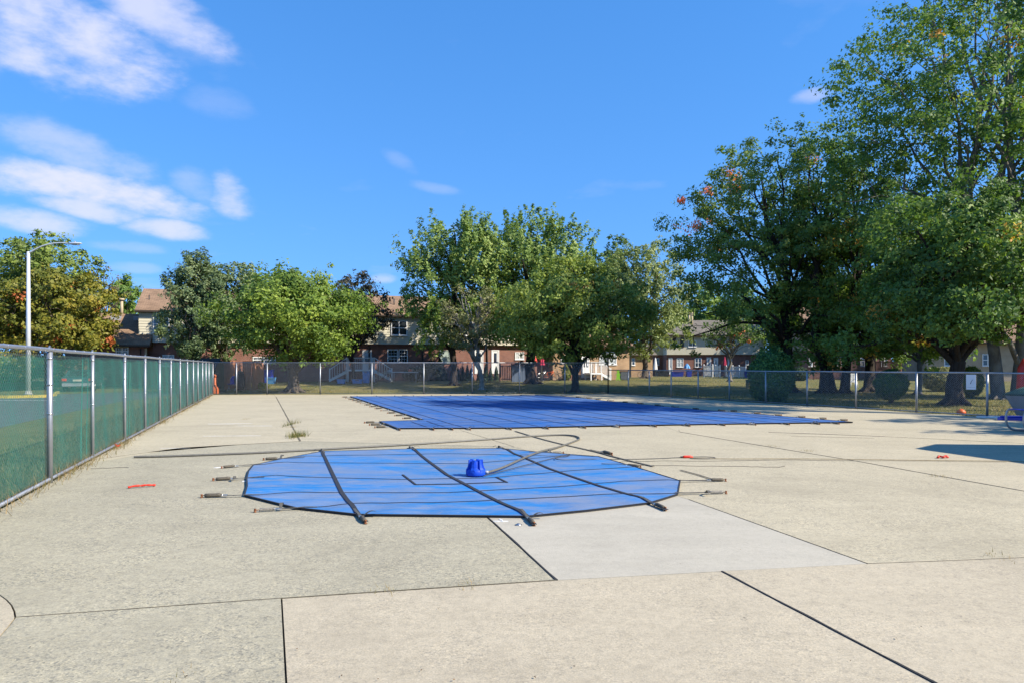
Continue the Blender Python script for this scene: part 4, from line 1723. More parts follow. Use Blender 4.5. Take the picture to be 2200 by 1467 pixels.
def house_row():
    # left end: low wing with its own roof
    h = row_house(312, 'low brick wing with brown shingle roof at the left end of the row', -1.3)
    W = -h.a(140)
    h.box('brick_wall', 'brick', -W, 0, 0, 7.6, -.6, 2.62)
    h.gable_roof(-W, 0, 0, 7.6, 2.78, 5.30)
    h.wpx(251, 274, 747, 762, 0, cols=2, sill=False)
    h.box('corner_board', 'tan_trim', -.02, .12, -.08, .06, -.5, 2.55)
    x = h.a(302)
    h.part('downspout', MB().tube([(x, -.06, 2.5), (x, -.06, 0)], .045, 6), 'brown_trim')
    h.vent(h.a(263, 4), 3.7, 4.9, 6.35, .11, 'tan_trim')
    for px in (249, 298):
        xx = h.a(px, 3)
        h.part('roof_vent', MB().box(xx - .35, xx + .35, 2.9, 3.3, 4.75, 5.08), 'grey_paint')
    # two-storey house left
    h = row_house(300, 'two storey brick and cream house behind the grey green trees at left', 0)
    W = h.a(594)
    h.box('brick_wall', 'brick', 0.02, W, 0, 7.6, -.6, 2.98)
    h.siding(0, W, -.35, 3.0, 5.4, 7.9)
    h.gable_roof(0, W, -.35, 7.55, 5.42, 7.45, over=.25)
    a0 = h.a(326, -.35)
    h.wpx(331, 345, 679, 713, -.36, cols=1, grid=False)
    h.wpx(348, 362, 679, 713, -.36, cols=1, grid=False)
    h.wpx(351, 372, 764, 784, 0, cols=2)
    h.wpx(478, 500, 690, 720, -.36, cols=2)
    h.wpx(545, 590, 768, 778, 0, cols=2)
    h.vent(h.a(323, 2), 1.4, 6.0, 6.75, .035, 'dark', False)
    h.part('flashing', MB().lathe((h.a(323, 2), 1.4, 6.18), [(.14, 0), (.05, .12)], 8), 'white_paint')
    # middle two-storey house
    h2 = row_house(594, 'two storey brick and cream house in the middle of the row behind the maples', .6)
    W = h2.a(1192)
    h2.box('brick_wall', 'brick', 0.03, W, 0, 7.6, -.6, 3.05)
    h2.siding(0.03, W, -.35, 3.07, 5.5, 7.9)
    h2.gable_roof(0.03, W, -.35, 7.55, 5.52, 7.55, over=.25)
    h2.wpx(834, 853, 752, 777, 0, cols=1)
    h2.wpx(858, 874, 752, 777, 0, cols=1)
    h2.wpx(842, 873, 691, 719, -.36, cols=2, grid=False)
    h2.wpx(700, 735, 691, 719, -.36, cols=2, grid=False)
    h2.wpx(990, 1020, 694, 720, -.36, cols=2, grid=False)
    h2.wpx(1090, 1120, 696, 722, -.36, cols=2, grid=False)
    h2.wpx(946, 965, 754, 777, 0, cols=1, grid=False, glass='sage', trim='sage')
    h2.wpx(678, 702, 758, 776, 0, cols=2)
    h2.wpx(1108, 1124, 758, 770, 0, cols=2, glass='blind')
    for x0, x1 in ((781, 796), (1022, 1036), (1058, 1070)):
        xm = (x0 + x1) / 2
        zt = h2.z(xm, 754)
        h2.door(h2.a(x0), h2.a(x1), zt - 2.0, zt, 0)
    for px in (908, 793, 1047):
        x = h2.a(px)
        h2.part('downspout', MB().tube([(x, -.07, 3.0), (x, -.07, 0)], .06, 6), 'brown_trim')
    for px in (845, 900, 770):
        h2.vent(h2.a(px, 2), 1.6, 6.3, 7.1, .05, 'dark', False)
    st = stairs('white porch steps with railings under the left maple', h2, h2.a(742), h2.a(800), .95, (-1, 1))
    # low tan-brick wing at the right end
    h3 = row_house(1187, 'low tan brick wing behind the dark centre maple', -.4)
    W = h3.a(1352)
    h3.box('brick_wall', 'brick_tan', .03, W, 0, 7.6, -.6, 2.95)
    h3.gable_roof(.03, W, 0, 7.6, 3.1, 5.2)
    h3.wpx(1289, 1323, 757, 781, 0, cols=2, grid=False, glass='blind', mid=False)
    h3.wpx(1206, 1221, 764, 778, 0, cols=1, grid=False, glass='blind')
    xm = 1258
    zt = h3.z(xm, 764)
    h3.door(h3.a(1251), h3.a(1264), zt - 2.0, zt, 0)
    stairs('white porch steps at the tan brick wing right of the dark maple', h3, h3.a(1254), h3.a(1279), .62, (1,))
    # dark wood handrail stair on the other side
    r = thing('wooden_stair', 'brown wooden stair rail descending left from the tan wing door', 'stair', tuple(h3.root.location))
    r.rotation_euler = h3.root.rotation_euler
    x0, x1 = h3.a(1246, -1), h3.a(1209, -1)
    MB().tube([(x0 + .3, -1.0, 1.62), (x0, -1.0, 1.62), (x1, -1.0, .45)], .05, 4, False).build('handrail', MAT['deckwood'], r, local=True)
    for i in range(5):
        t = i / 4
        x = x0 + (x1 - x0) * t
        zt = 1.62 + (.45 - 1.62) * t
        MB().box(x - .04, x + .04, -1.04, -.96, -.05, zt - .03).build('post', MAT['deckwood'], r, local=True)
    for i in range(4):
        x = x0 + (x1 - x0) * (i + .4) / 4
        MB().box(x - .3, x + .1, -.9, -.1, .62 - i * .17 - .06, .62 - i * .17).build('tread', MAT['deckwood'], r, local=True)
    return h, h2, h3


H1, H2, H3 = house_row()


def right_houses():
    ex = (.999, -.03)
    p = at(1432, 800, 95)
    zb = .40
    h = House('cream and brick house with hipped grey roof seen right of centre', (p[0], p[1]), ex, zb)
    W = h.a(1640)
    h.box('brick_wall', 'brick', 0, W, 0, 9.5, -.6, 2.75)
    h.box('siding', 'cream', -.02, W, -.30, 9.2, 2.76, 5.25)
    h.gable_roof(0, W, -.3, 9.2, 5.3, 7.5, 'roof_grey', .5, 4.6, .5)
    h.wpx(1446, 1451, 727, 746, -.31, cols=1, grid=False, trim='brown_trim', mid=False, sill=False)
    h.wpx(1463, 1468, 727, 745, -.31, cols=1, grid=False, trim='brown_trim', mid=False, sill=False)
    h.wpx(1480, 1495, 733, 744, -.31, cols=2, grid=False, mid=False)
    h.wpx(1560, 1580, 733, 744, -.31, cols=2, grid=False, mid=False)
    h.wpx(1455, 1467, 770, 787, 0, cols=2, grid=False, glass='blind')
    h.wpx(1494, 1506, 770, 787, 0, cols=2, grid=False)
    h.wpx(1603, 1607, 775, 782, 0, cols=1, grid=False)
    for x0, x1, y0 in ((1438, 1443, 770), (1520, 1526, 769), (1535, 1541, 770), (1565, 1571, 769)):
        zt = h.z((x0 + x1) / 2, y0)
        h.door(h.a(x0), h.a(x1), max(zt - 2.05, .02), zt, 0)
    for px in (1480.5, 1486.5):
        h.vent(h.a(px, 3), 3.0, 6.4, 8.5, .16, 'tan_trim', False)
    # set-back unit and tan lean-to at its left
    h2 = House('set back cream unit at the left of the hipped house', at(1403, 800, 98)[:2], ex, zb)
    W2 = h2.a(1431)
    h2.box('brick_wall', 'brick', 0, W2, 0, 8, -.6, 2.75)
    h2.box('siding', 'cream', -.02, W2, -.2, 7.8, 2.76, 5.2)
    h2.gable_roof(0, W2, -.2, 7.8, 5.22, 7.3, 'roof_grey', .5, 3.9, 0)
    h2.wpx(1412, 1414, 735, 748, -.21, cols=1, grid=False, mid=False, sill=False)
    h2.wpx(1417, 1419, 735, 748, -.21, cols=1, grid=False, mid=False, sill=False)
    h2.wpx(1411, 1415, 770, 783, 0, cols=1, grid=False)
    h2.wpx(1426, 1430, 770, 784, 0, cols=1, grid=False)
    h3 = House('low tan brick lean to with dark sloping roof at the far centre right', at(1356, 800, 84)[:2], (.98, .2), zb, 'tan_outhouse')
    W3 = h3.a(1402)
    h3.box('brick_wall', 'brick_tan', 0, W3, 0, 5, -.6, 2.5)
    h3.gable_roof(0, W3, 0, 5, 2.6, 4.0, 'roof_grey', .4)
    h3.wpx(1358, 1363, 770, 783, 0, cols=1, grid=False)
    # pinkish house behind the oak trunks
    h4 = House('pinkish brick house half hidden behind the oak trunks', at(1735, 800, 72)[:2], (.99, -.12), zb)
    W4 = h4.a(1915)
    h4.box('brick_wall', 'brick_pink', 0, W4, 0, 8, -.6, 2.8)
    h4.box('siding', 'beige_wall', 0.01, W4 - .01, -.3, 7.7, 2.81, 5.3)
    h4.gable_roof(0, W4, -.3, 7.7, 5.32, 7.4, 'roof', .4)
    for x0, x1 in ((1729 + 10, 1750), (1800, 1812), (1850, 1866), (1895, 1905)):
        h4.wpx(x0, x1, 766, 785, 0, cols=2, grid=False, glass='blind')
    for x0, x1 in ((1760, 1776), (1840, 1856)):
        h4.wpx(x0, x1, 712, 732, -.31, cols=2, grid=False)
    h5 = House('beige walled house behind the trees at the right edge', at(1990, 800, 62)[:2], (.98, -.2), .35, 'beige_house')
    W5 = h5.a(2260)
    h5.box('wall', 'beige_wall', 0, W5, 0, 8, -.6, 3.2)
    h5.gable_roof(0, W5, 0, 8, 3.3, 5.6, 'roof', .5)
    h5.wpx(2030, 2052, 762, 784, 0, cols=2, grid=False)
    h5.wpx(2112, 2132, 762, 784, 0, cols=2, grid=False)
    return h, h4


H4, H5 = right_houses()


def pool_house():
    """stands out of frame at the right; its roof shadow crosses the deck"""
    zr = 3.0
    sh = Vector((S_DIR.x, S_DIR.y)) * (zr / S_DIR.z)
    poly = [Vector(P(p)) + sh for p in ((1965, 963), (2010, 953), (2215, 955))]
    d1 = Vector((.26, -1)).normalized()
    far = poly[2] + Vector((5, -.4))
    roof = [tuple(poly[0]), tuple(poly[1]), tuple(poly[2]), tuple(far), tuple(far + d1 * 9), tuple(poly[0] + d1 * 9)]
    r = thing('pool_house', 'low pool house out of frame whose roof shades the deck at right', 'building', (far.x, far.y, 0))
    MB().prism(roof, zr - .22, zr).build('roof', MAT['roof'], r)
    w = inset(roof, .6)
    MB().prism(w, 0, zr - .221).build('wall', MAT['brick'], r)


pool_house()

# ------------------------------------------------------------------ trees
def unit(n, rng):
    v = rng.normal(size=(n, 3))
    return v / np.linalg.norm(v, axis=1, keepdims=True)


def leaves(cent, rad, n_per, size, rng, up=.25, plume=None, flat=.75, ctr=None, tint_c=None, slim=.55):
    """leaf faces round each cluster centre; returns quads (N,4,3) and tints"""
    k = len(cent)
    N = k * n_per
    c = np.repeat(cent, n_per, axis=0)
    r = np.repeat(rad, n_per)[:, None]
    off = unit(N, rng) * (rng.random((N, 1)) ** .45) * r
    off[:, 2] *= flat
    if plume is not None:
        pl = np.repeat(plume, n_per, axis=0)
        t = rng.random((N, 1)) ** .8
        off = off * (1.05 - .75 * t) + pl * (t - .35)
    p = c + off
    nrm = off / (np.linalg.norm(off, axis=1, keepdims=True) + 1e-6)
    if ctr is not None:
        o2 = p - ctr
        nrm = nrm * .5 + o2 / (np.linalg.norm(o2, axis=1, keepdims=True) + 1e-6) * .55
    nrm = nrm + unit(N, rng) * .75
    nrm[:, 2] += up
    nrm /= np.linalg.norm(nrm, axis=1, keepdims=True)
    a = np.cross(nrm, unit(N, rng))
    a /= np.linalg.norm(a, axis=1, keepdims=True) + 1e-6
    b = np.cross(nrm, a)
    s = size * (.55 + .9 * rng.random((N, 1)))
    fold = nrm * s * .18
    v = np.stack([p - a * s, p - b * s * slim - fold, p + a * s * .95, p + b * s * slim - fold], axis=1)
    tc = rng.random(k) if tint_c is None else tint_c
    tint = np.clip(np.repeat(tc, n_per) * .78 + rng.random(N) * .30 - .06, 0, 1)
    return v, tint


def branch(m, a, b, r0, r1, rng, seg=5, sag=.0, n=6, wig=.05):
    a, b = np.array(a, float), np.array(b, float)
    L = np.linalg.norm(b - a)
    pts, rr = [], []
    for i in range(seg + 1):
        t = i / seg
        p = a * (1 - t) + b * t
        p = p + rng.normal(size=3) * wig * L * (1 if 0 < i < seg else 0) * .6
        p[2] += sag * L * math.sin(math.pi * t)
        pts.append(tuple(p))
        rr.append(r0 * (1 - t) + r1 * t)
    m.tube(pts, rr, n, True, False)
    return pts


def tree(label, name, x, y, H, cb, R, leaf, seed, bark='bark', trunk=.2, lobes=16, nclus=420, per=46, lsize=.12, crad=.55,
         plume=0.0, lean=(0, 0), fork=None, squash=1.0, top_r=.35, tint=(0, 1), accent=0.0, accent_dir=None, trunks=1, hollow=.5, twigs=70, up=.25, group=None, bias=0, trunk_to=.82, limb_low=.35, gap=.0, z0=None, root_flare=1.7, dome=0.0, skirt=0):
    """crown as lobes on limbs: every lobe carries leaf clusters on its outer shell"""
    rng = np.random.default_rng(seed)
    zb = (gz(x, y) if z0 is None else z0) - .06
    root = thing(name, label, 'tree', (x, y, zb), group)
    base = np.array([x, y, zb])
    tip = base + np.array([lean[0], lean[1], H * trunk_to])
    ctr = base + np.array([lean[0] * .7, lean[1] * .7, (cb + H) / 2])
    hz = (H - cb) / 2
    # lobe centres on a lumpy ellipsoid; wider low or high by bias
    lc, lr = [], []
    for i in range(lobes):
        fi = i * 2.399963 + rng.uniform(-.35, .35)
        zt = 1 - 2 * (i + .5) / lobes
        zt = zt + rng.uniform(-.08, .08)
        wr = math.sqrt(max(0, 1 - zt * zt))
        wr = max(wr, top_r if zt > 0 else .45) * (1 + bias * -zt * .35)
        wr *= 1 - dome * max(zt, 0)
        k = rng.uniform(.56, .74)
        lc.append(ctr + np.array([math.cos(fi) * wr * R * k, math.sin(fi) * wr * R * k * squash, zt * hz * .74]))
        lr.append(R * rng.uniform(.30, .46) * (0.85 if zt > .6 else 1) * (1 - .45 * dome * max(zt, 0)))
    for i in range(skirt):                                   # low hanging boughs
        fi = i * 6.2832 / skirt + rng.uniform(-.4, .4)
        rr_ = R * rng.uniform(.45, .95)
        lc.append(np.array([ctr[0] + math.cos(fi) * rr_, ctr[1] + math.sin(fi) * rr_, zb + cb + rng.uniform(.5, 2.0)]))
        lr.append(R * rng.uniform(.20, .30))
    lc.append(ctr + np.array([0, 0, hz * .1]))
    lr.append(R * .45)
    lc, lr = np.array(lc), np.array(lr)
    li = rng.choice(len(lc), nclus, p=lr ** 2 / (lr ** 2).sum())
    dirs = unit(nclus, rng)
    dirs[:, 2] = dirs[:, 2] * .8 + .12
    rad = hollow + (1 - hollow) * rng.random((nclus, 1)) ** .6
    vz = np.array([1, 1, min(1.25, max(.6, hz / R))])
    cent = lc[li] + dirs * lr[li][:, None] * rad * vz
    keep = cent[:, 2] > zb + cb - R * .12
    if gap > 0:
        ph = rng.random(3) * 6
        g = np.sin(cent[:, 0] * 1.5 + ph[0]) + np.sin(cent[:, 1] * 1.4 + ph[1]) + np.sin(cent[:, 2] * 1.7 + ph[2])
        keep &= g < (1.9 - 2.2 * gap)
    cent, dirs, li = cent[keep], dirs[keep], li[keep]
    n = len(cent)
    crv = crad * (.55 + .8 * rng.random(n))
    pl = None
    if plume:
        out = cent - ctr
        out /= np.linalg.norm(out, axis=1, keepdims=True)
        pl = (out * .55 + np.array([0, 0, 1.0]) * np.where(out[:, 2:3] > -.1, .9, -.4) + rng.normal(size=(n, 3)) * .25)
        pl = pl / np.linalg.norm(pl, axis=1, keepdims=True) * plume * (.5 + rng.random((n, 1)))
    tl = rng.random(len(lc))
    tcl = tint[0] + (tint[1] - tint[0]) * np.clip(tl[li] * .45 + rng.random(n) * .55, 0, 1) * .86
    if accent:
        w = rng.random(n) < accent * (2 * tl[li])
        if accent_dir is not None:
            o2 = (cent - ctr) / np.array([R, R, hz])
            w &= (o2 @ np.array(accent_dir)) > .15
        tcl = np.where(w, .9 + .6 * rng.random(n), tcl)
    v, t = leaves(cent, crv, per, lsize, rng, up, pl, .72, ctr, tcl)
    # stray sprays to break the outline
    ns = max(20, n // 6)
    si = rng.choice(n, ns)
    od = cent[si] - ctr
    od /= np.linalg.norm(od, axis=1, keepdims=True)
    sc_ = cent[si] + od * (crv[si][:, None] * (.7 + .7 * rng.random((ns, 1))))
    v2, t2 = leaves(sc_, crv[si] * .45, max(6, per // 4), lsize * .95, rng, up, None, .8, ctr, tcl[si])
    crown = np_mesh('crown', np.concatenate([v, v2]).reshape(-1, 3), 4, LEAF[leaf], root, (0, 0, 0), np.concatenate([t, t2]))
    # trunk, limbs, twigs
    tops = []
    for k in range(trunks):
        m = MB()
        off = np.array([0, 0, 0.0]) if trunks == 1 else np.array([(k - (trunks - 1) / 2) * trunk * 2.4, rng.uniform(-.3, .3), 0])
        b0 = base + off
        tp = tip + off * 2.5
        pts, rr = [], []
        S = 9
        for i in range(S + 1):
            q = i / S
            p = b0 * (1 - q) + tp * q + np.array([rng.normal() * .03 * H * q * (1 - q) * 2, rng.normal() * .03 * H * q * (1 - q) * 2, 0])
            if lean != (0, 0):
                p[:2] += np.array(lean) * -.18 * math.sin(math.pi * q)
            pts.append(tuple(p))
            rr.append(trunk * ((1 - q) ** .75 * .92 + .08))
        pts.insert(1, tuple(np.array(pts[0]) * .94 + np.array(pts[1]) * .06))
        rr.insert(1, trunk * 1.15)
        rr[0] = trunk * root_flare
        m.tube(pts, rr, 10, True, False)
        for q in range(5):                                  # root flare
            an = q * 1.257 + rng.uniform(-.3, .3)
            e = b0 + np.array([math.cos(an) * trunk * 2.3, math.sin(an) * trunk * 2.3, -.02])
            m.tube([tuple(b0 + np.array([0, 0, trunk * 1.6])), tuple(b0 * .5 + e * .5 + np.array([0, 0, trunk * .45])), tuple(e)], [trunk * .55, trunk * .45, trunk * .12], 6, True, False)
        tops.append(pts)
        m.build('trunk', MAT[bark], root)
    m = MB()
    for j in range(len(lc)):
        pts = tops[j % trunks]
        zt = (lc[j][2] - base[2]) / (H * trunk_to)
        q = min(max(zt * rng.uniform(.45, .8), (cb / H) * .9 if limb_low is None else limb_low * .8), .93)
        if skirt and lobes <= j < lobes + skirt:
            q = rng.uniform(.26, .42)
        ia = q * (len(pts) - 1)
        i0 = min(int(ia), len(pts) - 2)
        fr = ia - i0
        a = np.array(pts[i0]) * (1 - fr) + np.array(pts[i0 + 1]) * fr
        r0 = trunk * (1 - q) ** .8 * .55 + .02
        bp = branch(m, a, lc[j], r0, .03, rng, 5, .06, 6, .06)
        mine = np.where(li == j)[0]
        for c in rng.permutation(mine)[:max(3, int(twigs / len(lc)))]:
            s = np.array(bp[rng.integers(2, 6)])
            branch(m, s, cent[c] + dirs[c] * crv[c] * .5, .028, .008, rng, 3, .03, 4, .07)
    m.build('limbs', MAT[bark], root)
    return root


def gt(px, Y):
    return ((px - CX) / F * Y, Y)


def hgt(py, Y):
    return CH - (py - HY) * Y / F


def all_trees():
    # --- far left, beyond the car park
    x, y = gt(70, 62)
    tree('tall dark green tree behind the lamp post at far left', 'shade_tree', x, y, hgt(500, 62), 2.5, 5.8, 'maple_dark', 101, nclus=420, per=44, lsize=.15, crad=.75, trunk=.25, tint=(0, .7))
    x, y = gt(105, 50)
    tree('orange and yellow green turning maple beside the lamp post', 'maple_tree', x, y, hgt(565, 50), 1.6, 4.7, 'autumn', 102, nclus=520, per=46, lsize=.125, crad=.6, tint=(.05, .72), accent=.06, trunk=.2, bias=.35)
    x, y = gt(-95, 54)
    tree('autumn maple cut by the left picture edge', 'maple_tree', x, y, 8.6, 1.6, 4.0, 'autumn', 103, nclus=260, per=44, lsize=.13, crad=.65, tint=(.1, .75), accent=.06, trunk=.2)
    x, y = gt(215, 66)
    tree('thin reddish half bare tree behind the turning maple', 'sparse_tree', x, y, hgt(556, 66), 4.5, 2.4, 'plum', 104, nclus=90, per=14, lsize=.10, crad=.5, tint=(.6, 1), twigs=160, trunk=.12, gap=.3)
    x, y = gt(264, 92)
    tree('small distant oak above the low left roof', 'distant_tree', x, y, hgt(598, 92), 7.4, 2.0, 'oak', 105, nclus=130, per=34, lsize=.17, crad=.6, tint=(.3, .9), trunk=.18, lobes=9)
    for px, top, Y, R, sd in ((235, 655, 105, 4.0, 106), (285, 650, 110, 4.5, 107), (320, 660, 108, 3.5, 108)):
        x, y = gt(px, Y)
        tree('low distant woodland tree behind the left roofs, %s' % {106: 'leftmost', 107: 'middle', 108: 'rightmost'}[sd], 'distant_tree', x, y, hgt(top, Y), 2.5, R, 'oak', sd, nclus=110, per=34, lsize=.22, crad=1.0, tint=(.2, .9), lobes=9, twigs=10)
    # --- before the left house
    x, y = gt(418, 51)
    tree('pointed grey green tree in front of the cream house', 'tall_tree', x, y, hgt(528, 51), 1.6, 2.35, 'greygreen', 110, nclus=420, per=52, lsize=.09, crad=.46, plume=.7, top_r=.08, bias=.7, trunk=.16)
    x, y = gt(487, 53)
    tree('broad grey green tree left of the round maple', 'tall_tree', x, y, hgt(562, 53), 1.5, 3.3, 'greygreen', 111, nclus=430, per=40, lsize=.11, crad=.55, plume=.4, tint=(.25, 1), trunk=.18)
    x, y = gt(560, 72)
    tree('distant green tree peeping over the round maple', 'distant_tree', x, y, hgt(578, 72), 3, 3.2, 'oak', 112, nclus=140, per=34, lsize=.16, crad=.7, tint=(.3, .9), lobes=9)
    # --- round maple by the far fence
    x, y = gt(630, 45.6)
    tree('round sunlit maple with a short trunk behind the far fence at left', 'maple_tree', x, y, hgt(566, 45.6), 1.75, 5.1, 'maple', 120, dome=.55, nclus=360, per=110, lsize=.10, crad=.80, trunk=.37, bias=.55, lobes=30, hollow=.7, tint=(0, .92), accent=.008, limb_low=.2, bark='bark', root_flare=2.4, top_r=.12)
    x, y = gt(760, 57)
    tree('dark plum tree between the round maple and the brick house', 'plum_tree', x, y, hgt(592, 57), 1.9, 2.9, 'plum', 121, nclus=330, per=36, lsize=.11, crad=.5, trunk=.14, bark='bark_dark', gap=.12)
    # --- tall silver maples in the centre
    x, y = gt(975, 54)
    tree('tall feathery green maple left of centre with a dark trunk', 'silver_maple', x, y, hgt(455, 54), 2.6, 4.5, 'silver', 130, nclus=640, per=54, lsize=.11, crad=.5, plume=1.3, trunk=.27, bark='bark_dark', lobes=18, gap=.12, top_r=.4, trunk_to=.9)
    x, y = gt(1142, 56)
    tree('tall feathery green maple at the centre with a thick dark trunk', 'silver_maple', x, y, hgt(458, 56), 2.8, 5.3, 'silver', 131, nclus=820, per=54, lsize=.115, crad=.52, plume=1.3, trunk=.42, bark='bark_dark', lobes=20, gap=.05, top_r=.55, trunk_to=.9)
    x, y = gt(1022, 50)
    tree('leaning pale trunked birch with thin grey green leaves', 'birch_tree', x + .4, y, hgt(612, 50), 2.2, 2.4, 'birch', 132, nclus=210, per=34, lsize=.085, crad=.42, trunk=.17, bark='bark_birch', lean=(-.9, 0), gap=.2, twigs=120)
    x, y = gt(1236, 45.8)
    tree('broad dusky maple with a slim dark trunk behind the far fence at centre', 'maple_tree', x, y, hgt(546, 45.8), 2.0, 5.35, 'maple_dark', 133, dome=.5, nclus=380, per=105, lsize=.10, crad=.80, trunk=.24, bark='bark_dark', bias=.5, lobes=30, hollow=.7, tint=(0, .95), accent=.03, limb_low=.27, lean=(-.35, 0), top_r=.15)
    x, y = gt(1385, 76)
    tree('pale yellow green willow like tree right of centre', 'willow_tree', x, y, hgt(522, 76), 2.2, 5.6, 'pale', 134, nclus=560, per=50, lsize=.13, crad=.65, plume=1.0, trunk=.3, tint=(.1, 1), top_r=.5)
    x, y = gt(1290, 84)
    tree('distant green tree behind the broad centre maple', 'distant_tree', x, y, hgt(505, 84), 4, 4.2, 'silver', 135, nclus=200, per=36, lsize=.17, crad=.8, plume=.6, lobes=12)
    # --- right: oaks
    x, y = gt(1698, 46)
    tree('oak with rusty leaf tips reaching left over the lawn', 'oak_tree', x, y, hgt(268, 46), 3.0, 6.4, 'oak_rust', 140, skirt=6, nclus=760, per=60, lsize=.10, crad=.62, trunk=.33, bark='bark_dark', lobes=22, lean=(-1.9, 0), tint=(0, .8), accent=.06, accent_dir=(-.7, 0, .7), gap=.34, hollow=.4, top_r=.5)
    x, y = gt(1790, 45)
    tree('three stemmed oak left of the tapering lone trunk', 'oak_tree', x, y, hgt(255, 45), 1.9, 4.2, 'oak', 141, skirt=5, nclus=600, per=62, lsize=.098, crad=.6, trunk=.27, bark='bark_dark', trunks=3, lobes=18, tint=(0, .8), accent=.02, gap=.3)
    x, y = gt(1866, 47)
    tree('dark oak with a short flared trunk between the stems and the round shrub', 'oak_tree', x, y, 14.0, 1.7, 4.5, 'oak', 142, skirt=6, nclus=480, per=60, lsize=.098, crad=.6, trunk=.32, bark='bark_dark', tint=(0, .75), gap=.25)
    x, y = gt(1972, 43)
    tree('slender leaning tree right of the round shrub', 'slender_tree', x, y, 9.5, 1.9, 3.2, 'oak', 143, skirt=4, nclus=260, per=42, lsize=.11, crad=.55, trunk=.17, bark='bark_grey', lean=(.9, .5), tint=(.1, .9))
    x, y = gt(2052, 30.8)
    tree('dense oak with a thick dark trunk just behind the low fence', 'oak_tree', x, y, 9.8, 2.0, 4.3, 'oak', 144, bias=.3, skirt=8, nclus=720, per=72, lsize=.085, crad=.55, trunk=.34, bark='bark_dark', lobes=20, tint=(0, .85), accent=.015, gap=.2, hollow=.4, limb_low=.3)
    tree('tall oak out of frame whose high crown shades the main pool cover', 'oak_tree', 20.8, 22.3, 20.0, 9.0, 4.6, 'oak', 149, nclus=620, per=60, lsize=.10, crad=.62, trunk=.33, bark='bark_grey', lobes=18, tint=(0, .9), gap=.12, hollow=.4)
    x, y = gt(2165, 36.6)
    tree('tallest oak with twin grey stems at the right edge', 'oak_tree', x, y, 24.0, 4.0, 8.0, 'oak', 145, bias=.2, skirt=10, nclus=1500, per=62, lsize=.095, crad=.66, trunk=.29, bark='bark_grey', trunks=2, lobes=34, tint=(0, .9), accent=.012, gap=.42, hollow=.35, lean=(-1.3, 0), limb_low=.18, twigs=240)
    x, y = gt(2420, 36)
    tree('oak mostly out of frame at the right', 'oak_tree', x, y, 18.0, 3.0, 5.5, 'oak', 146, nclus=480, per=46, lsize=.13, crad=.75, trunk=.34, bark='bark_dark', tint=(0, .9), gap=.12)
    tree('oak out of frame at the right whose shade dapples the deck', 'oak_tree', 24.5, 15.5, 11.0, 2.6, 4.2, 'oak', 148, nclus=260, per=40, lsize=.14, crad=.7, trunk=.3, bark='bark_dark', gap=.3)
    x, y = gt(1568, 60)
    tree('small thin tree with yellowing leaves before the hipped house', 'thin_tree', x, y, hgt(688, 60), 2.6, 2.5, 'oak_rust', 147, nclus=110, per=24, lsize=.10, crad=.45, trunk=.16, bark='bark_grey', tint=(0, .4), gap=.25, twigs=200, accent=.05)
    # back woodland on the right
    rr = random.Random(5)
    for i, (px, top, Y, R) in enumerate(((1500, 600, 112, 5.5), (1575, 610, 116, 6.0), (1660, 600, 108, 6.5), (1745, 590, 92, 6.0), (1835, 580, 84, 6.2), (1925, 570, 80, 6.2), (2020, 580, 84, 6.5), (2110, 560, 76, 6.5), (2205, 570, 72, 6.5))):
        x, y = gt(px, Y)
        ordn = ('first', 'second', 'third', 'fourth', 'fifth', 'sixth', 'seventh', 'eighth', 'last')[i]
        tree('%s dark woodland tree from the left behind the right hand houses' % ordn, 'woodland_tree', x, y, hgt(top, Y), 1.8, R, 'oak', 160 + i, nclus=210, per=36, lsize=.21, crad=1.15, trunk=.3, bark='bark_dark', lobes=13, twigs=14, group='woodland behind the right hand houses')


all_trees()


def shrub(label, name, c, rx, rz, z0, leaf, seed, n=9000, size=.05, stem=True, cone=False, ry=None, cat='shrub', group=None):
    rng = np.random.default_rng(seed)
    ry = ry or rx
    x, y = c
    zb = gz(x, y) - .05
    root = thing(name, label, cat, (x, y, zb), group)
    d = unit(n, rng)
    lump = 1 + .10 * np.sin(d[:, 0] * 7 + seed) * np.sin(d[:, 2] * 8 + seed) + .06 * rng.normal(size=n)
    r = (.80 + .22 * rng.random(n) ** .5) * lump
    p = np.stack([d[:, 0] * rx * r, d[:, 1] * ry * r, d[:, 2] * rz * r], axis=1)
    if cone:
        h = rng.random(n) ** 1.3
        a = rng.random(n) * 6.283
        rad = (1 - h) ** .75 * (.7 + .35 * rng.random(n)) * (1 + .15 * np.sin(a * 5 + h * 20))
        p = np.stack([np.cos(a) * rad * rx, np.sin(a) * rad * ry, (h * 2 - 1) * rz], axis=1)
        d = np.stack([np.cos(a), np.sin(a), np.full(n, .3)], axis=1)
    p += np.array([x, y, zb + z0 + rz])
    nr = d + unit(n, rng) * .7
    nr /= np.linalg.norm(nr, axis=1, keepdims=True)
    a_ = np.cross(nr, unit(n, rng))
    a_ /= np.linalg.norm(a_, axis=1, keepdims=True)
    b_ = np.cross(nr, a_)
    s = size * (.6 + .8 * rng.random((n, 1)))
    v = np.stack([p - a_ * s, p - b_ * s * .5, p + a_ * s, p + b_ * s * .5], axis=1)
    ok = p[:, 2] > zb + .02
    np_mesh('foliage', v[ok].reshape(-1, 3), 4, LEAF[leaf], root, (0, 0, 0), rng.random(n)[ok])
    m = MB()
    # dense inner twigs, so that the shrub is not hollow
    top = z0 + rz * 1.4
    for k in range(7):
        an = k * .9
        e = np.array([x + math.cos(an) * rx * .5, y + math.sin(an) * ry * .5, zb + top * rng.uniform(.6, 1)])
        branch(m, (x, y, zb - .02), e, .05 if rx > .6 else .025, .012, rng, 4, 0, 5, .05)
    m.build('stems', MAT['bark_dark'], root)
    return root


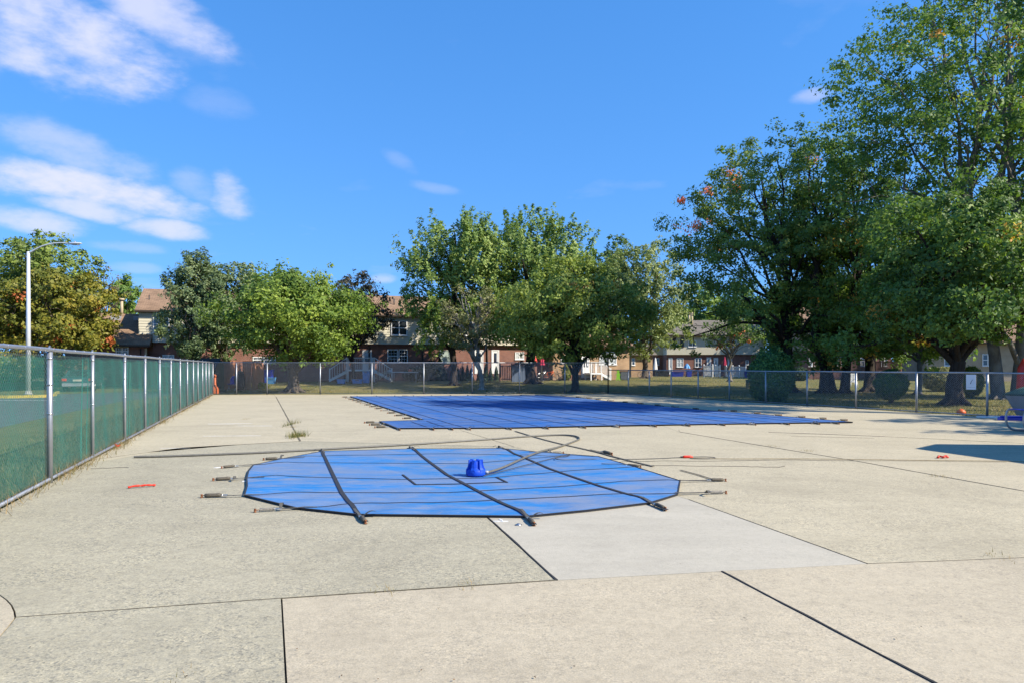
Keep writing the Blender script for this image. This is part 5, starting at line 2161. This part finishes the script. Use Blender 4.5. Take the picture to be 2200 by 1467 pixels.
def shrubs():
    x, y = gt(1657, 33.6)
    shrub('big rounded arborvitae clipped smooth just behind the low fence', 'arborvitae', (x, y), .97, 1.24, -.05, 'hedge', 201, 26000, .05)
    x, y = gt(1914, 32.5)
    shrub('dark round shrub on bare stems behind the low fence', 'round_shrub', (x, y), .66, .66, .18, 'hedge', 202, 11000, .05)
    x, y = gt(2088, 38.5)
    shrub('yellow green leafy shrub beside the thick dark oak trunk', 'leafy_shrub', (x, y), .55, .8, .05, 'bright', 203, 4200, .06)
    x, y = gt(2020, 48)
    shrub('sunlit straw green bush behind the leaning slender tree', 'leafy_shrub', (x, y), 1.1, .8, .0, 'birch', 204, 5000, .07)
    # planting along the brick houses
    k = 0
    hh = H2
    def atrow(px, off):
        a = hh.a(px, -off)
        p = hh.p0 + hh.ey * -off + hh.ex * a
        return (p.x, p.y)
    shrub('wide dark yew mound under the brick wall', 'yew_shrub', atrow(895, 1.3), 1.1, .62, -.05, 'yew', 210, 6000, .06)
    shrub('tall dark yew beside the downspout on the brick wall', 'yew_shrub', atrow(925, 1.2), .9, .85, -.05, 'yew', 211, 6000, .06)
    shrub('pointed dark yew below the sage window', 'yew_shrub', atrow(945, 1.2), .75, 1.0, -.05, 'yew', 212, 5000, .06, cone=True)
    names = ('leftmost', 'second', 'third', 'fourth', 'fifth', 'sixth', 'seventh', 'rightmost')
    for i, px in enumerate((984, 994, 1004, 1012, 1030, 1043, 1054, 1066)):
        shrub('%s of eight small pointed arborvitae along the brick wall' % names[i], 'arborvitae', atrow(px, 1.6), .30, .58 + .07 * (i % 3), -.05, 'yew', 220 + i, 1500, .05, cone=True, group='small arborvitae along the brick wall')
    shrub('low bright ground plant by the corner of the wood enclosure', 'leafy_shrub', gt(562, 51), .5, .25, -.05, 'bright', 240, 1200, .05)
    x, y = gt(1196, 66)
    shrub('thin yellow green plant beside the parked bicycles', 'leafy_shrub', (x + .8, y - 1.5), .4, .75, .0, 'bright', 241, 1400, .06)
    x, y = gt(1715, 62)
    shrub('dark bush before the pinkish house', 'leafy_shrub', (x, y), .9, .6, -.05, 'yew', 242, 3000, .07)
    for i, (px, Y, rx, rz, lf_) in enumerate(((20, 58, 2.6, 1.3, 'maple_dark'), (150, 60, 2.6, 1.1, 'maple'), (270, 56, 2.2, 1.0, 'oak'))):
        x, y = gt(px, Y)
        shrub('%s hedge bush beyond the car park behind the green screen' % ('left', 'middle', 'right')[i], 'hedge_bush', (x, y), rx, rz, -.05, lf_, 250 + i, 5000, .12)


shrubs()

# ------------------------------------------------------------------ street and yard furniture
def lamp():
    p = Vector(G(61, 845))
    H = hgt(541, p.y)
    r = thing('street_lamp', 'tall silver street lamp with a curved arm beyond the left fence', 'street lamp', (p.x, p.y, -.05))
    MB().tube([(p.x, p.y, -.05), (p.x, p.y, H * .5), (p.x, p.y, H)], [.14, .12, .085], 14).build('pole', MAT['pole_white'], r)
    MB().lathe((p.x, p.y, -.05), [(.24, 0), (.24, .05), (.17, .08), (.15, .22)], 14).build('base', MAT['kerb'], r)
    e = Vector(at(150, 524, p.y))
    a = Vector((p.x, p.y, H - .1))
    pts = smooth([tuple(a), tuple(a.lerp(e, .35) + Vector((0, 0, .28))), tuple(a.lerp(e, .75) + Vector((0, 0, .22))), tuple(e)], 3)
    MB().tube(pts, [.05 - .018 * i / len(pts) for i in range(len(pts))], 10).build('arm', MAT['pole_white'], r)
    d = Vector((1, 0, .02))
    hd = MB()
    prof = [(-.10, .05, .05), (.05, .10, .06), (.25, .17, .075), (.50, .17, .06), (.66, .10, .035), (.72, .03, .015)]
    vs, fs = [], []
    for s, w, t in prof:
        for k in range(10):
            an = 2 * math.pi * k / 10
            vs.append(e + d * s + Vector((0, math.cos(an) * w, math.sin(an) * t)))
    for i in range(len(prof) - 1):
        for k in range(10):
            k2 = (k + 1) % 10
            fs.append((i * 10 + k, i * 10 + k2, (i + 1) * 10 + k2, (i + 1) * 10 + k))
    fs += [tuple(range(10))[::-1], tuple(range(50, 60))]
    h = hd.add(vs, fs, True).build('lamp_head', MAT['pole_white'], r)
    MB().box(e.x + .15, e.x + .55, e.y - .10, e.y + .10, e.z - .085, e.z - .06).build('lens', MAT['blind'], h)
    MB().lathe((e.x + .3, e.y, e.z + .07), [(.04, 0), (.04, .07), (.02, .08)], 8).build('photocell', MAT['grey_paint'], h)


lamp()


def car():
    c = gt(166, 47.5)
    r = thing('parked_car', 'dark teal parked car with red tail lights beyond the green screen', 'car', (c[0], c[1], -.04))
    r.rotation_euler = (0, 0, math.radians(22))
    L, W = 4.5, 1.78
    prof = [(0, .32), (0.0, .62), (.06, .92), (.55, 1.0), (1.15, 1.40), (2.5, 1.45), (3.15, .98), (4.2, .86), (4.45, .62), (4.5, .32)]
    def shell(pr, w0, w1, zc):
        vs, fs = [], []
        n = len(pr)
        for y, z in pr:
            k = max(0, min(1, (z - zc) / .5))
            w = w0 * (1 - k) + w1 * k
            vs += [(-w / 2, y, z), (w / 2, y, z)]
        for i in range(n - 1):
            fs.append((2 * i, 2 * i + 2, 2 * i + 3, 2 * i + 1)[::-1])
        fs.append(tuple(2 * i for i in range(n))[::-1])
        fs.append(tuple(2 * i + 1 for i in range(n)))
        fs.append((0, 1, 2 * n - 1, 2 * n - 2))
        return vs, fs
    MB().add(*shell(prof, W, W * .74, .95)).build('body', MAT['car'], r, local=True)
    MB().add([(-.60, .57, 1.03), (.60, .57, 1.03), (.56, 1.08, 1.37), (-.56, 1.08, 1.37)], [(0, 1, 2, 3)]).build('rear_window', MAT['glass'], r, local=True)
    for s in (-1, 1):
        MB().add([(s * .80, 1.0, 1.02), (s * .72, 1.3, 1.36), (s * .72, 2.45, 1.38), (s * .80, 3.0, 1.02)], [(0, 1, 2, 3)]).build('side_window', MAT['glass'], r, local=True)
        MB().box(s * .88 - (.28 if s > 0 else 0), s * .88 + (.28 if s < 0 else 0), -.02, .10, .70, .86).build('tail_light', MAT['red'], r, local=True)
        for y in (.85, 3.6):
            w = MB()
            w.tube([(s * .92 - s * .2, y, .33), (s * .92, y, .33)], .33, 18)
            wo = w.build('wheel', MAT['tyre'], r, local=True)
            MB().tube([(s * .90, y, .33), (s * .935, y, .33)], .20, 12).build('rim', MAT['steel'], wo, local=True)
    MB().box(-.86, .86, -.09, .05, .36, .56).build('bumper', MAT['grey_paint'], r, local=True)
    MB().box(-.26, .26, -.012, .0, .68, .81).build('number_plate', MAT['cream'], r, local=True)


car()


def picket(label, p0, p1, h, n, mat, name='picket_fence', z0=None, post_every=None):
    p0, p1 = Vector(p0), Vector(p1)
    zz = gz(p0.x, p0.y) - .05 if z0 is None else z0
    r = thing(name, label, 'fence', (p0.x, p0.y, zz))
    d = p1 - p0
    L = d.length
    d.normalize()
    nn = Vector((-d.y, d.x))
    for z in (.14, h - .12):
        MB().obox(p0, d, nn, 0, L, -.02, .02, zz + z, zz + z + .08).build('rail', MAT[mat], r)
    m = MB()
    for i in range(n):
        s = L * (i + .5) / n
        m.obox(p0, d, nn, s - L / n * .28, s + L / n * .28, -.045, -.022, zz + .06, zz + h)
    m.build('picket_row', MAT[mat], r)
    k = post_every or 1
    for i in range(k + 1):
        s = L * i / k
        q = p0 + d * s
        MB().lathe((q.x, q.y, zz), [(.075, 0), (.075, h + .08), (.095, h + .085), (.095, h + .11), (.01, h + .18)], 4, False).build('post', MAT[mat], r)
    return r


picket('pale picket fence beyond the car park behind the screen', gt(108, 62), gt(168, 62), 1.3, 14, 'cream', post_every=2)
picket('left panel of white vinyl fence by the hipped house', gt(1512, 86), gt(1531, 85), 1.35, 9, 'white_paint', 'vinyl_fence', post_every=1)
picket('right panel of white vinyl rail fence by the hipped house', gt(1560, 84), gt(1602, 82.6), 1.25, 16, 'white_paint', 'vinyl_fence', post_every=3)
picket('low white vinyl gate left of the thin tree', gt(1537, 84.5), gt(1547, 84.2), 1.3, 4, 'white_paint', 'vinyl_fence', post_every=1)
picket('long brown deck railing before the pinkish house', gt(1748, 68), gt(1862, 67), 1.9, 46, 'deckwood', 'deck_railing', post_every=6)
picket('short brown deck railing beside the beige house', gt(1862, 66), gt(1935, 62), 1.7, 26, 'deckwood', 'deck_railing', post_every=4)


def yard():
    # dumpster past the end of the green fence
    c = Vector(gt(448, 46.5))
    z = -.05
    r = thing('dumpster', 'green dumpster with black lids tipped open past the screened fence', 'dumpster', (c.x, c.y, z))
    X = lambda px: gt(px, 46.5)[0]
    x0, x1 = X(425), X(470)
    m = MB()
    vs = []
    for x in (x0, x1):
        vs += [(x, c.y - .85, z + .15), (x, c.y + .85, z + .15), (x, c.y + .85, z + 1.75), (x, c.y + .3, z + 2.1), (x, c.y - .85, z + 1.25)]
    fs = [(0, 1, 2, 3, 4), (9, 8, 7, 6, 5), (0, 5, 6, 1), (1, 6, 7, 2), (2, 7, 8, 3), (4, 9, 5, 0)]
    m.add(vs, fs)
    m.build('bin_body', MAT['darkgreen'], r)
    for k in range(2):
        w = (x1 - x0) / 2
        a, b = x0 + w * k + .02, x0 + w * (k + 1) - .02
        lid = MB()
        lid.add([(a, c.y + .3, z + 2.11), (b, c.y + .3, z + 2.11), (b, c.y + .55, z + 2.2), (a, c.y + .55, z + 2.2), (a, c.y - .80, z + 1.30), (b, c.y - .80, z + 1.30)],
                [(0, 1, 2, 3), (0, 4, 5, 1)])
        lid.build('lid', MAT['dark'], r)
    for x in (x0 - .07, x1 + .07):
        MB().box(x - .06, x + .06, c.y - .4, c.y + .4, z + 1.0, z + 1.2).build('lift_sleeve', MAT['darkgreen'], r)
        MB().box(x - .05, x + .05, c.y - .8, c.y + .8, z, z + .16).build('skid', MAT['darkgreen'], r)
    # cigarette receptacle at the fence corner
    p = Vector(G(462, 846))
    r = thing('smoking_receptacle', 'terracotta smokers bottle standing at the far end of the left fence', 'ash bin', (p.x, p.y, 0))
    MB().lathe((p.x, p.y, 0), [(.20, 0), (.21, .04), (.20, .32), (.17, .40), (.08, .50), (.062, .62), (.058, .98)], 18).build('base', MAT['orange'], r)
    MB().lathe((p.x, p.y, .98), [(.07, 0), (.075, .10), (.06, .16), (.02, .19)], 14).build('cap', MAT['orange'], r)
    MB().box(p.x - .035, p.x + .035, p.y - .085, p.y - .05, 1.02, 1.07).build('slot', MAT['dark'], r)
    # wooden screen enclosure
    Y = 49.5
    zb = gz(0, Y) - .05
    r = thing('wood_enclosure', 'reddish board enclosure with boards standing proud beside the dumpster', 'enclosure', (*gt(510, Y), zb))
    zt = hgt(775, Y)
    n = 11
    bx = [gt(477 + (520 - 477) * i / n, Y + 2.2)[0] for i in range(n + 1)]
    for i in range(n):
        dy = .0 if i % 2 else .10
        MB().box(bx[i], bx[i + 1] - .02, Y + 2.2 - dy, Y + 2.24 - dy, zb, hgt(776, Y + 2.2) - .02 * (i % 3)).build('board', MAT['wood'], r)
    n = 8
    for i in range(n):
        a = gt(521 + (540 - 521) * i / n, Y)[0]
        b = gt(521 + (540 - 521) * (i + 1) / n, Y)[0]
        MB().box(a, b - .018, Y - (.03 if i % 2 else 0), Y + .03, zb, zt - .02 * (i % 2)).build('board', MAT['wood'], r)
    a = gt(477, Y)[0]
    MB().box(a - .05, a + .05, Y, Y + 2.2, zb, zt).build('side_panel', MAT['wood'], r)
    e = gt(541, Y)[0]
    MB().box(e - .03, e + .03, Y + .04, Y + 2.2, zb, zt).build('side_panel', MAT['wood'], r)
    for zz in (.35, 1.55):
        MB().box(bx[0], bx[-1], Y + 2.25, Y + 2.33, zb + zz, zb + zz + .1).build('rail', MAT['wood'], r)
    # folding camp chair in it
    c = gt(502, Y - .3)
    r = thing('folding_chair', 'royal blue folding chair before the wood enclosure', 'chair', (c[0], c[1], zb))
    arch = [(c[0] - .24, c[1], zb + .45), (c[0] - .22, c[1], zb + .78), (c[0] - .10, c[1], zb + .97), (c[0] + .10, c[1], zb + .97), (c[0] + .22, c[1], zb + .78), (c[0] + .24, c[1], zb + .45)]
    b = MB()
    n = len(arch)
    b.add([(x, y + .015, z_) for x, y, z_ in arch] + [(x, y - .015, z_) for x, y, z_ in arch],
          [tuple(range(n)), tuple(range(n, 2 * n))[::-1]] + [(i, (i + 1) % n, n + (i + 1) % n, n + i) for i in range(n)])
    b.build('backrest', MAT['royal'], r)
    MB().box(c[0] - .25, c[0] + .25, c[1] - .45, c[1], zb + .42, zb + .46).build('seat', MAT['royal'], r)
    MB().tube(arch, .014, 6).build('back_frame', MAT['steel'], r)
    for sx in (-.25, .25):
        for y0, y1 in ((-.45, .05), (.05, -.40)):
            MB().tube([(c[0] + sx, c[1] + y0, zb), (c[0] + sx, c[1] + y1, zb + .44)], .014, 6).build('leg', MAT['steel'], r)
    MB().box(c[0] - 1.15, c[0] - .72, c[1] - .2, c[1] + .2, zb, zb + .72).build('crate', MAT['deckwood'], None)
    o = bpy.data.objects['crate']
    tag(o, 'low dark brown crate left of the blue folding chair', 'crate')
    # kettle grill beside it
    c = gt(515, Y - .2)
    r = thing('kettle_grill', 'black covered grill right of the blue folding chair', 'grill', (c[0], c[1], zb))
    MB().lathe((c[0], c[1], zb), [(.28, 0), (.34, .35), (.36, .75), (.30, 1.1), (.18, 1.28), (.05, 1.33)], 14).build('cover', MAT['dark'], r)
    MB().tube([(c[0] - .1, c[1], zb + 1.33), (c[0], c[1], zb + 1.40), (c[0] + .1, c[1], zb + 1.33)], .02, 6).build('handle', MAT['dark'], r)


yard()


def bin_box(label, px, Y, w, d, h, mat, name='storage_bin', lid=True, taper=.88, cat='bin', group=None):
    c = gt(px, Y)
    z = gz(*c) - .05
    r = thing(name, label, cat, (c[0], c[1], z), group)
    m = MB()
    vs = []
    for s, zz in ((taper, z), (1, z + h)):
        for sx, sy in ((-1, -1), (1, -1), (1, 1), (-1, 1)):
            vs.append((c[0] + sx * w / 2 * s, c[1] + sy * d / 2 * s, zz))
    m.add(vs, [(0, 3, 2, 1), (4, 5, 6, 7), (0, 1, 5, 4), (1, 2, 6, 5), (2, 3, 7, 6), (3, 0, 4, 7)])
    m.build('tub', MAT[mat], r)
    if lid:
        MB().box(c[0] - w * .54, c[0] + w * .54, c[1] - d * .54, c[1] + d * .54, z + h + .001, z + h + .07).build('lid', MAT[mat], r)
        MB().tube([(c[0] - w * .2, c[1] - d * .56, z + h), (c[0], c[1] - d * .62, z + h), (c[0] + w * .2, c[1] - d * .56, z + h)], .02, 5).build('handle', MAT['dark'], r)
    return r


bin_box('light blue storage tub under the left maple', 582, 56, .62, .5, .42, 'sky_blue')
bin_box('tall royal blue bin behind the light blue tub', 578, 57.3, .6, .6, .95, 'royal')
bin_box('pale blue tall bin at the foot of the white porch steps', 787, 57, .5, .5, .85, 'sky_blue')
bin_box('flat blue toy bin before the white porch steps', 768, 56.5, .75, .4, .25, 'sky_blue')
bin_box('tilted light blue toy box left of the white porch steps', 733, 56.2, .6, .4, .35, 'sky_blue', lid=False)
bin_box('black planter pot at the tan wing steps', 1242, 64.5, .55, .55, .5, 'dark', 'planter_pot', False, .7, 'pot')
bin_box('pale utility box on the grass right of the tan wing steps', 1305, 66, .75, .4, .42, 'kerb', 'utility_box')
bin_box('blue bin under the blue umbrella', 1480, 88, .6, .6, .8, 'royal')
bin_box('dark chest in the shade left of the white door', 1424, 91, 1.6, .6, .6, 'dark')
bin_box('dark blue chest right of the white door', 1455, 90, 1.5, .6, .55, 'royal')
bin_box('navy box at the right end of the white rail fence', 1610, 82, 1.0, .6, .6, 'royal')


def misc():
    # plastic garden shed
    c = gt(1118, 59)
    z = gz(*c) - .05
    r = thing('garden_shed', 'slate blue plastic shed with dark roof left of the thick dark trunk', 'shed', (c[0], c[1], z))
    w, d, h = 1.35, 1.1, 1.35
    n = 8
    for i in range(n):
        a = c[0] - w / 2 + w * i / n
        MB().box(a, a + w / n - .012, c[1] - d / 2 - (.012 if i % 2 else 0), c[1] - d / 2 + .05, z, z + h).build('panel', MAT['slate_blue'], r)
    MB().box(c[0] - w / 2 + .003, c[0] + w / 2 - .015, c[1] - d / 2 + .052, c[1] + d / 2, z, z + h - .003).build('body', MAT['slate_blue'], r)
    m = MB()
    vs = []
    for y in (c[1] - d / 2 - .12, c[1] + d / 2 + .1):
        vs += [(c[0] - w / 2 - .15, y, z + h + .004), (c[0] + w / 2 + .15, y, z + h + .004), (c[0] + .1, y, z + h + .36)]
    m.add(vs, [(0, 1, 2), (5, 4, 3), (0, 3, 4, 1), (1, 4, 5, 2), (2, 5, 3, 0)])
    m.build('roof', MAT['brown_trim'], r)
    # dark board enclosure left of it
    c2 = gt(1088, 60)
    picket('dark brown board screen left of the plastic shed', gt(1074, 61), gt(1100, 61), 1.35, 7, 'deckwood', 'board_screen', post_every=1)
    # red parasol, folded
    def parasol(label, px, py_top, Y, mat, Lc, R, z_open=None):
        c = gt(px, Y)
        zb = gz(*c) - .05
        zt = hgt(py_top, Y)
        r = thing('parasol', label, 'parasol', (c[0], c[1], zb))
        MB().tube([(c[0], c[1], zb), (c[0], c[1], zt)], .025, 8).build('pole', MAT['steel'], r)
        m = MB()
        N = 16
        vs = [(c[0], c[1], zt + .05)]
        for ring, (rf, zf) in enumerate(((.35, .1), (.75, .55), (1.0, 1.0))):
            for k in range(N):
                a = 2 * math.pi * k / N
                rr = R * rf * (1 if k % 2 else .82)
                vs.append((c[0] + rr * math.cos(a), c[1] + rr * math.sin(a), zt - Lc * zf))
        fs = [(0, 1 + k, 1 + (k + 1) % N) for k in range(N)]
        for ring in range(2):
            for k in range(N):
                fs.append((1 + ring * N + k, 1 + (ring + 1) * N + k, 1 + (ring + 1) * N + (k + 1) % N, 1 + ring * N + (k + 1) % N))
        m.add(vs, fs)
        m.build('canopy', MAT[mat], r)
        MB().lathe((c[0], c[1], zb), [(.25, 0), (.25, .06), (.06, .1)], 12).build('foot', MAT['dark'], r)
    parasol('red folded parasol by the thick dark trunk', 1146, 755, 60, 'red', .95, .36)
    parasol('second red folded parasol just right of the thick trunk', 1164, 752, 61, 'magenta', 1.25, .28)
    parasol('small blue tilted parasol before the hipped house', 1476, 781, 88, 'sky_blue', .55, .42)
    parasol('crimson folded parasol by the thin tree', 1557, 766, 84, 'magenta', 1.0, .2)
    parasol('white folded parasol at the set back unit', 1408, 768, 92, 'white_paint', 1.5, .28)
    # bicycles
    def bicycle(label, px, Y, mat, rot):
        c = gt(px, Y)
        zb = gz(*c) - .05
        r = thing('bicycle', label, 'bicycle', (c[0], c[1], zb), 'bicycles by the tan wing')
        r.rotation_euler = (math.radians(6), 0, rot)
        for x in (-.5, .5):
            N = 20
            ring = [(x + .32 * math.cos(2 * math.pi * k / N), 0, .34 + .32 * math.sin(2 * math.pi * k / N)) for k in range(N + 1)]
            wo = MB().tube(ring, .022, 5, True, False).build('wheel', MAT['tyre'], r, local=True)
            sp_ = MB()
            for k in range(9):
                a = math.pi * k / 9
                sp_.tube([(x - .31 * math.cos(a), 0, .34 - .31 * math.sin(a)), (x + .31 * math.cos(a), 0, .34 + .31 * math.sin(a))], .005, 3, False)
            sp_.build('spokes', MAT['steel'], wo, local=True)
        f = MB()
        for a, b in (((-.5, 0, .34), (-.1, 0, .30)), ((-.1, 0, .30), (-.2, 0, .78)), ((-.5, 0, .34), (-.18, 0, .72)), ((-.1, 0, .30), (.33, 0, .75)), ((-.19, 0, .74), (.32, 0, .80)), ((.5, 0, .34), (.30, 0, .92))):
            f.tube([a, b], .022, 6)
        f.build('frame', MAT[mat], r, local=True)
        MB().tube([(.24, -.28, .98), (.30, -.2, 1.0), (.30, .2, 1.0), (.24, .28, .98)], .016, 6).build('handlebar', MAT['dark'], r, local=True)
        MB().box(-.33, -.08, -.07, .07, .84, .90).build('saddle', MAT['dark'], r, local=True)
        MB().tube([(-.2, 0, .76), (-.21, 0, .85)], .014, 6).build('seat_post', MAT['steel'], r, local=True)
    bicycle('silver bicycle nearest the thick dark trunk', 1163, 61.5, 'steel', .25)
    bicycle('orange framed bicycle between two others', 1180, 62, 'orange_net', .1)
    bicycle('dark bicycle furthest right by the yellow green plant', 1190, 62.6, 'dark', -.3)
    bicycle('small pale bicycle right of the white porch steps', 819, 57.5, 'cream', .3)
    bicycle('dark bicycle lying along the wall of the lean to', 1385, 80, 'dark', .1)
    # garden table with things on it
    c = gt(862, 58.2)
    zb = gz(*c) - .05
    r = thing('folding_table', 'long white folding table under the brick wall windows', 'table', (c[0], c[1], zb))
    x0, x1 = gt(842, 58.2)[0], gt(898, 58.2)[0]
    zt = hgt(798, 58.2)
    MB().box(x0, x1, c[1] - .35, c[1] + .35, zt - .05, zt).build('top', MAT['white_paint'], r)
    for x in (x0 + .15, x1 - .15):
        for y in (-.28, .28):
            MB().tube([(x, c[1] + y, zb), (x, c[1] + y, zt - .051)], .02, 6).build('leg', MAT['steel'], r)
    q = gt(837, 58)
    r = thing('garden_globe', 'pale round garden ornament at the left of the white table', 'ornament', (q[0], q[1], zb))
    MB().lathe((q[0], q[1], zb), [(.14, 0), (.12, .04), (.035, .08), (.03, .62), (.10, .66)], 12).build('stand', MAT['kerb'], r)
    MB().lathe((q[0], q[1], zb + .66), [(.05, 0), (.15, .05), (.19, .17), (.15, .30), (.05, .36)], 14).build('globe', MAT['blind'], r)
    m = MB()
    xm = (x0 * .3 + x1 * .7)
    m.lathe((xm, c[1], zt), [(.12, 0), (.16, .02), (.17, .14), (.19, .15), (.19, .18), (.15, .19), (.14, .05)], 12)
    tag(m.build('plant_pot', MAT['orange'], None, False, (xm, c[1], zt)), 'terracotta pot on the long white table', 'pot')
    # air conditioner, lime toy
    c = gt(1341, 66.5)
    zb = gz(*c) - .05
    r = thing('air_conditioner', 'dark square air conditioner beside the tan wing corner', 'air conditioner', (c[0], c[1], zb))
    MB().box(c[0] - .42, c[0] + .42, c[1] - .42, c[1] + .42, zb, zb + .82).build('case', MAT['dark'], r)
    lo = MB()
    for k in range(9):
        lo.box(c[0] - .38, c[0] + .38, c[1] - .45, c[1] - .421, zb + .08 + k * .075, zb + .11 + k * .075)
    lo.build('louvres', MAT['grey_paint'], r)
    c = gt(1328, 65.8)
    r = thing('garden_figure', 'lime green cut out garden figure beside the air conditioner', 'ornament', (c[0], c[1], zb))
    m = MB()
    out = [(-.20, 0), (-.06, 0), (-.02, .22), (.06, 0), (.22, 0), (.14, .34), (.20, .52), (.12, .62), (.09, .72), (.12, .86), (.02, .94), (-.10, .90), (-.12, .76), (-.06, .66), (-.18, .54), (-.12, .34)]
    n = len(out)
    m.add([(c[0] + x, c[1] - .05, zb + z_) for x, z_ in out] + [(c[0] + x, c[1] + .05, zb + z_) for x, z_ in out],
          [tuple(range(n)), tuple(range(n, 2 * n))[::-1]] + [(i, n + i, n + (i + 1) % n, (i + 1) % n) for i in range(n)])
    m.build('body', MAT['lime'], r)
    # white plastic chair behind the oaks
    c = gt(1832, 52)
    zb = gz(*c) - .05
    r = thing('garden_chair', 'white plastic garden chair among the oak trunks', 'chair', (c[0], c[1], zb))
    MB().box(c[0] - .25, c[0] + .25, c[1] - .25, c[1] + .22, zb + .40, zb + .44).build('seat', MAT['white_paint'], r)
    for k in range(5):
        x = c[0] - .22 + .11 * k
        MB().box(x - .035, x + .035, c[1] + .2, c[1] + .235, zb + .442, zb + .95).build('back_slat', MAT['white_paint'], r)
    MB().box(c[0] - .27, c[0] + .27, c[1] + .19, c[1] + .245, zb + .951, zb + 1.02).build('top_rail', MAT['white_paint'], r)
    for sx in (-.23, .23):
        for sy in (-.22, .20):
            MB().tube([(c[0] + sx * 1.1, c[1] + sy * 1.1, zb), (c[0] + sx, c[1] + sy, zb + .40)], .025, 6).build('leg', MAT['white_paint'], r)
        MB().box(c[0] + sx - .03, c[0] + sx + .03, c[1] - .24, c[1] + .2, zb + .62, zb + .66).build('armrest', MAT['white_paint'], r)
    # white stump post by the arborvitae
    c = gt(1606, 52)
    r = thing('marker_post', 'short pale post on the lawn left of the arborvitae', 'post', (c[0], c[1], -.05))
    MB().lathe((c[0], c[1], -.05), [(.13, 0), (.13, .62), (.15, .63), (.15, .68), (.05, .74)], 10).build('shaft', MAT['cream'], r)
    # bench seat end, swim float and boards at the right edge
    c = Vector(G(2222, 932))
    r = thing('lounge_chair', 'pool lounge on a bent steel tube at the right edge', 'lounge chair', (c.x, c.y, 0))
    pts = smooth([(c.x - .14, c.y + .1, .52), (c.x - .18, c.y + .1, .40), (c.x - .17, c.y + .1, .20), (c.x - .05, c.y + .1, .05), (c.x + .15, c.y + .1, .03), (c.x + 1.3, c.y + .1, .03)], 2)
    MB().tube(pts, .028, 10).build('leg', MAT['galv'], r)
    pts2 = [(x, y + .62, z_) for x, y, z_ in pts]
    MB().tube(pts2, .028, 10).build('leg', MAT['galv'], r)
    MB().tube([(c.x - .13, c.y + .1, .54), (c.x + 1.4, c.y + .1, .50)], .024, 8).build('rail', MAT['galv'], r)
    MB().tube([(c.x - .13, c.y + .72, .54), (c.x + 1.4, c.y + .72, .50)], .024, 8).build('rail', MAT['galv'], r)
    for k in range(12):
        x = c.x - .06 + .12 * k
        MB().box(x - .05, x + .05, c.y + .08, c.y + .74, .55 - .003 * k, .565 - .003 * k).build('slat', MAT['royal'], r)
    a = Vector(G(2112, 898)) + Vector((.1, .1, 0))
    m = MB()
    vs = [(a.x - .05, a.y + .30, .06), (a.x + .35, a.y - .10, .05), (a.x + .75, a.y - .30, .05), (a.x + .80, a.y - .10, .05), (a.x + .40, a.y + .15, .06)]
    m.prism([(v[0], v[1]) for v in vs], .005, .05)
    tag(m.build('kickboard', MAT['white_paint'], None, False, (a.x, a.y, 0)), 'white swim board lying at the foot of the low fence', 'board')
    a = Vector(G(2180, 902))
    m = MB()
    m.prism([(a.x - .55, a.y - .05), (a.x + .9, a.y - .45), (a.x + 1.2, a.y + .1), (a.x - .2, a.y + .45)], .005, .07)
    m.prism([(a.x - .45, a.y + .0), (a.x + .9, a.y - .32), (a.x + 1.1, a.y + .08), (a.x - .15, a.y + .36)], .071, .12)
    tag(m.build('folded_mat', MAT['royal'], None, False, (a.x, a.y, 0)), 'folded royal blue mat on the deck at the right edge', 'mat')
    # grey bin behind the fence at the right edge
    c = ray_line(2180, CORNER_R, RFD) + Vector((.9, .6, 0))
    r = thing('wheeled_bin', 'tipped grey green bin behind the low fence at the right edge', 'bin', (c.x, c.y, 0))
    r.rotation_euler = (0, math.radians(-14), .3)
    m = MB()
    vs = []
    for s, zz in ((.62, .12), (1, .82)):
        for sx, sy in ((-1, -1), (1, -1), (1, 1), (-1, 1)):
            vs.append((sx * .42 * s, sy * .36 * s, zz))
    m.add(vs, [(0, 3, 2, 1), (4, 5, 6, 7), (0, 1, 5, 4), (1, 2, 6, 5), (2, 3, 7, 6), (3, 0, 4, 7)])
    m.build('tub', MAT['grey_paint'], r, local=True)
    MB().box(-.45, .45, -.39, .39, .821, .87).build('lid', MAT['darkgreen'], r, local=True)
    for s in (-1, 1):
        MB().tube([(.12, s * .20, .12), (.12, s * .28, .12)], .12, 12).build('wheel', MAT['tyre'], r, local=True)
    # red post at the very edge
    c = ray_line(2203, CORNER_R, RFD) + Vector((3.2, 4.5, 0))
    r = thing('upright_board', 'red upright board leaning by the twin stemmed oak at the right edge', 'board', (c.x, c.y, -.05))
    m = MB()
    m.lathe((c.x, c.y, -.05), [(.10, 0), (.24, .2), (.28, .9), (.24, 1.6), (.08, 1.95)], 10)
    m.build('hull', MAT['red'], r)


misc()

# wiring sanity: nothing may be left without a label at top level
for o in COL.objects:
    if o.parent is None and o.type in ('MESH', 'EMPTY') and 'label' not in o:
        o['label'] = o.name.replace('_', ' ')
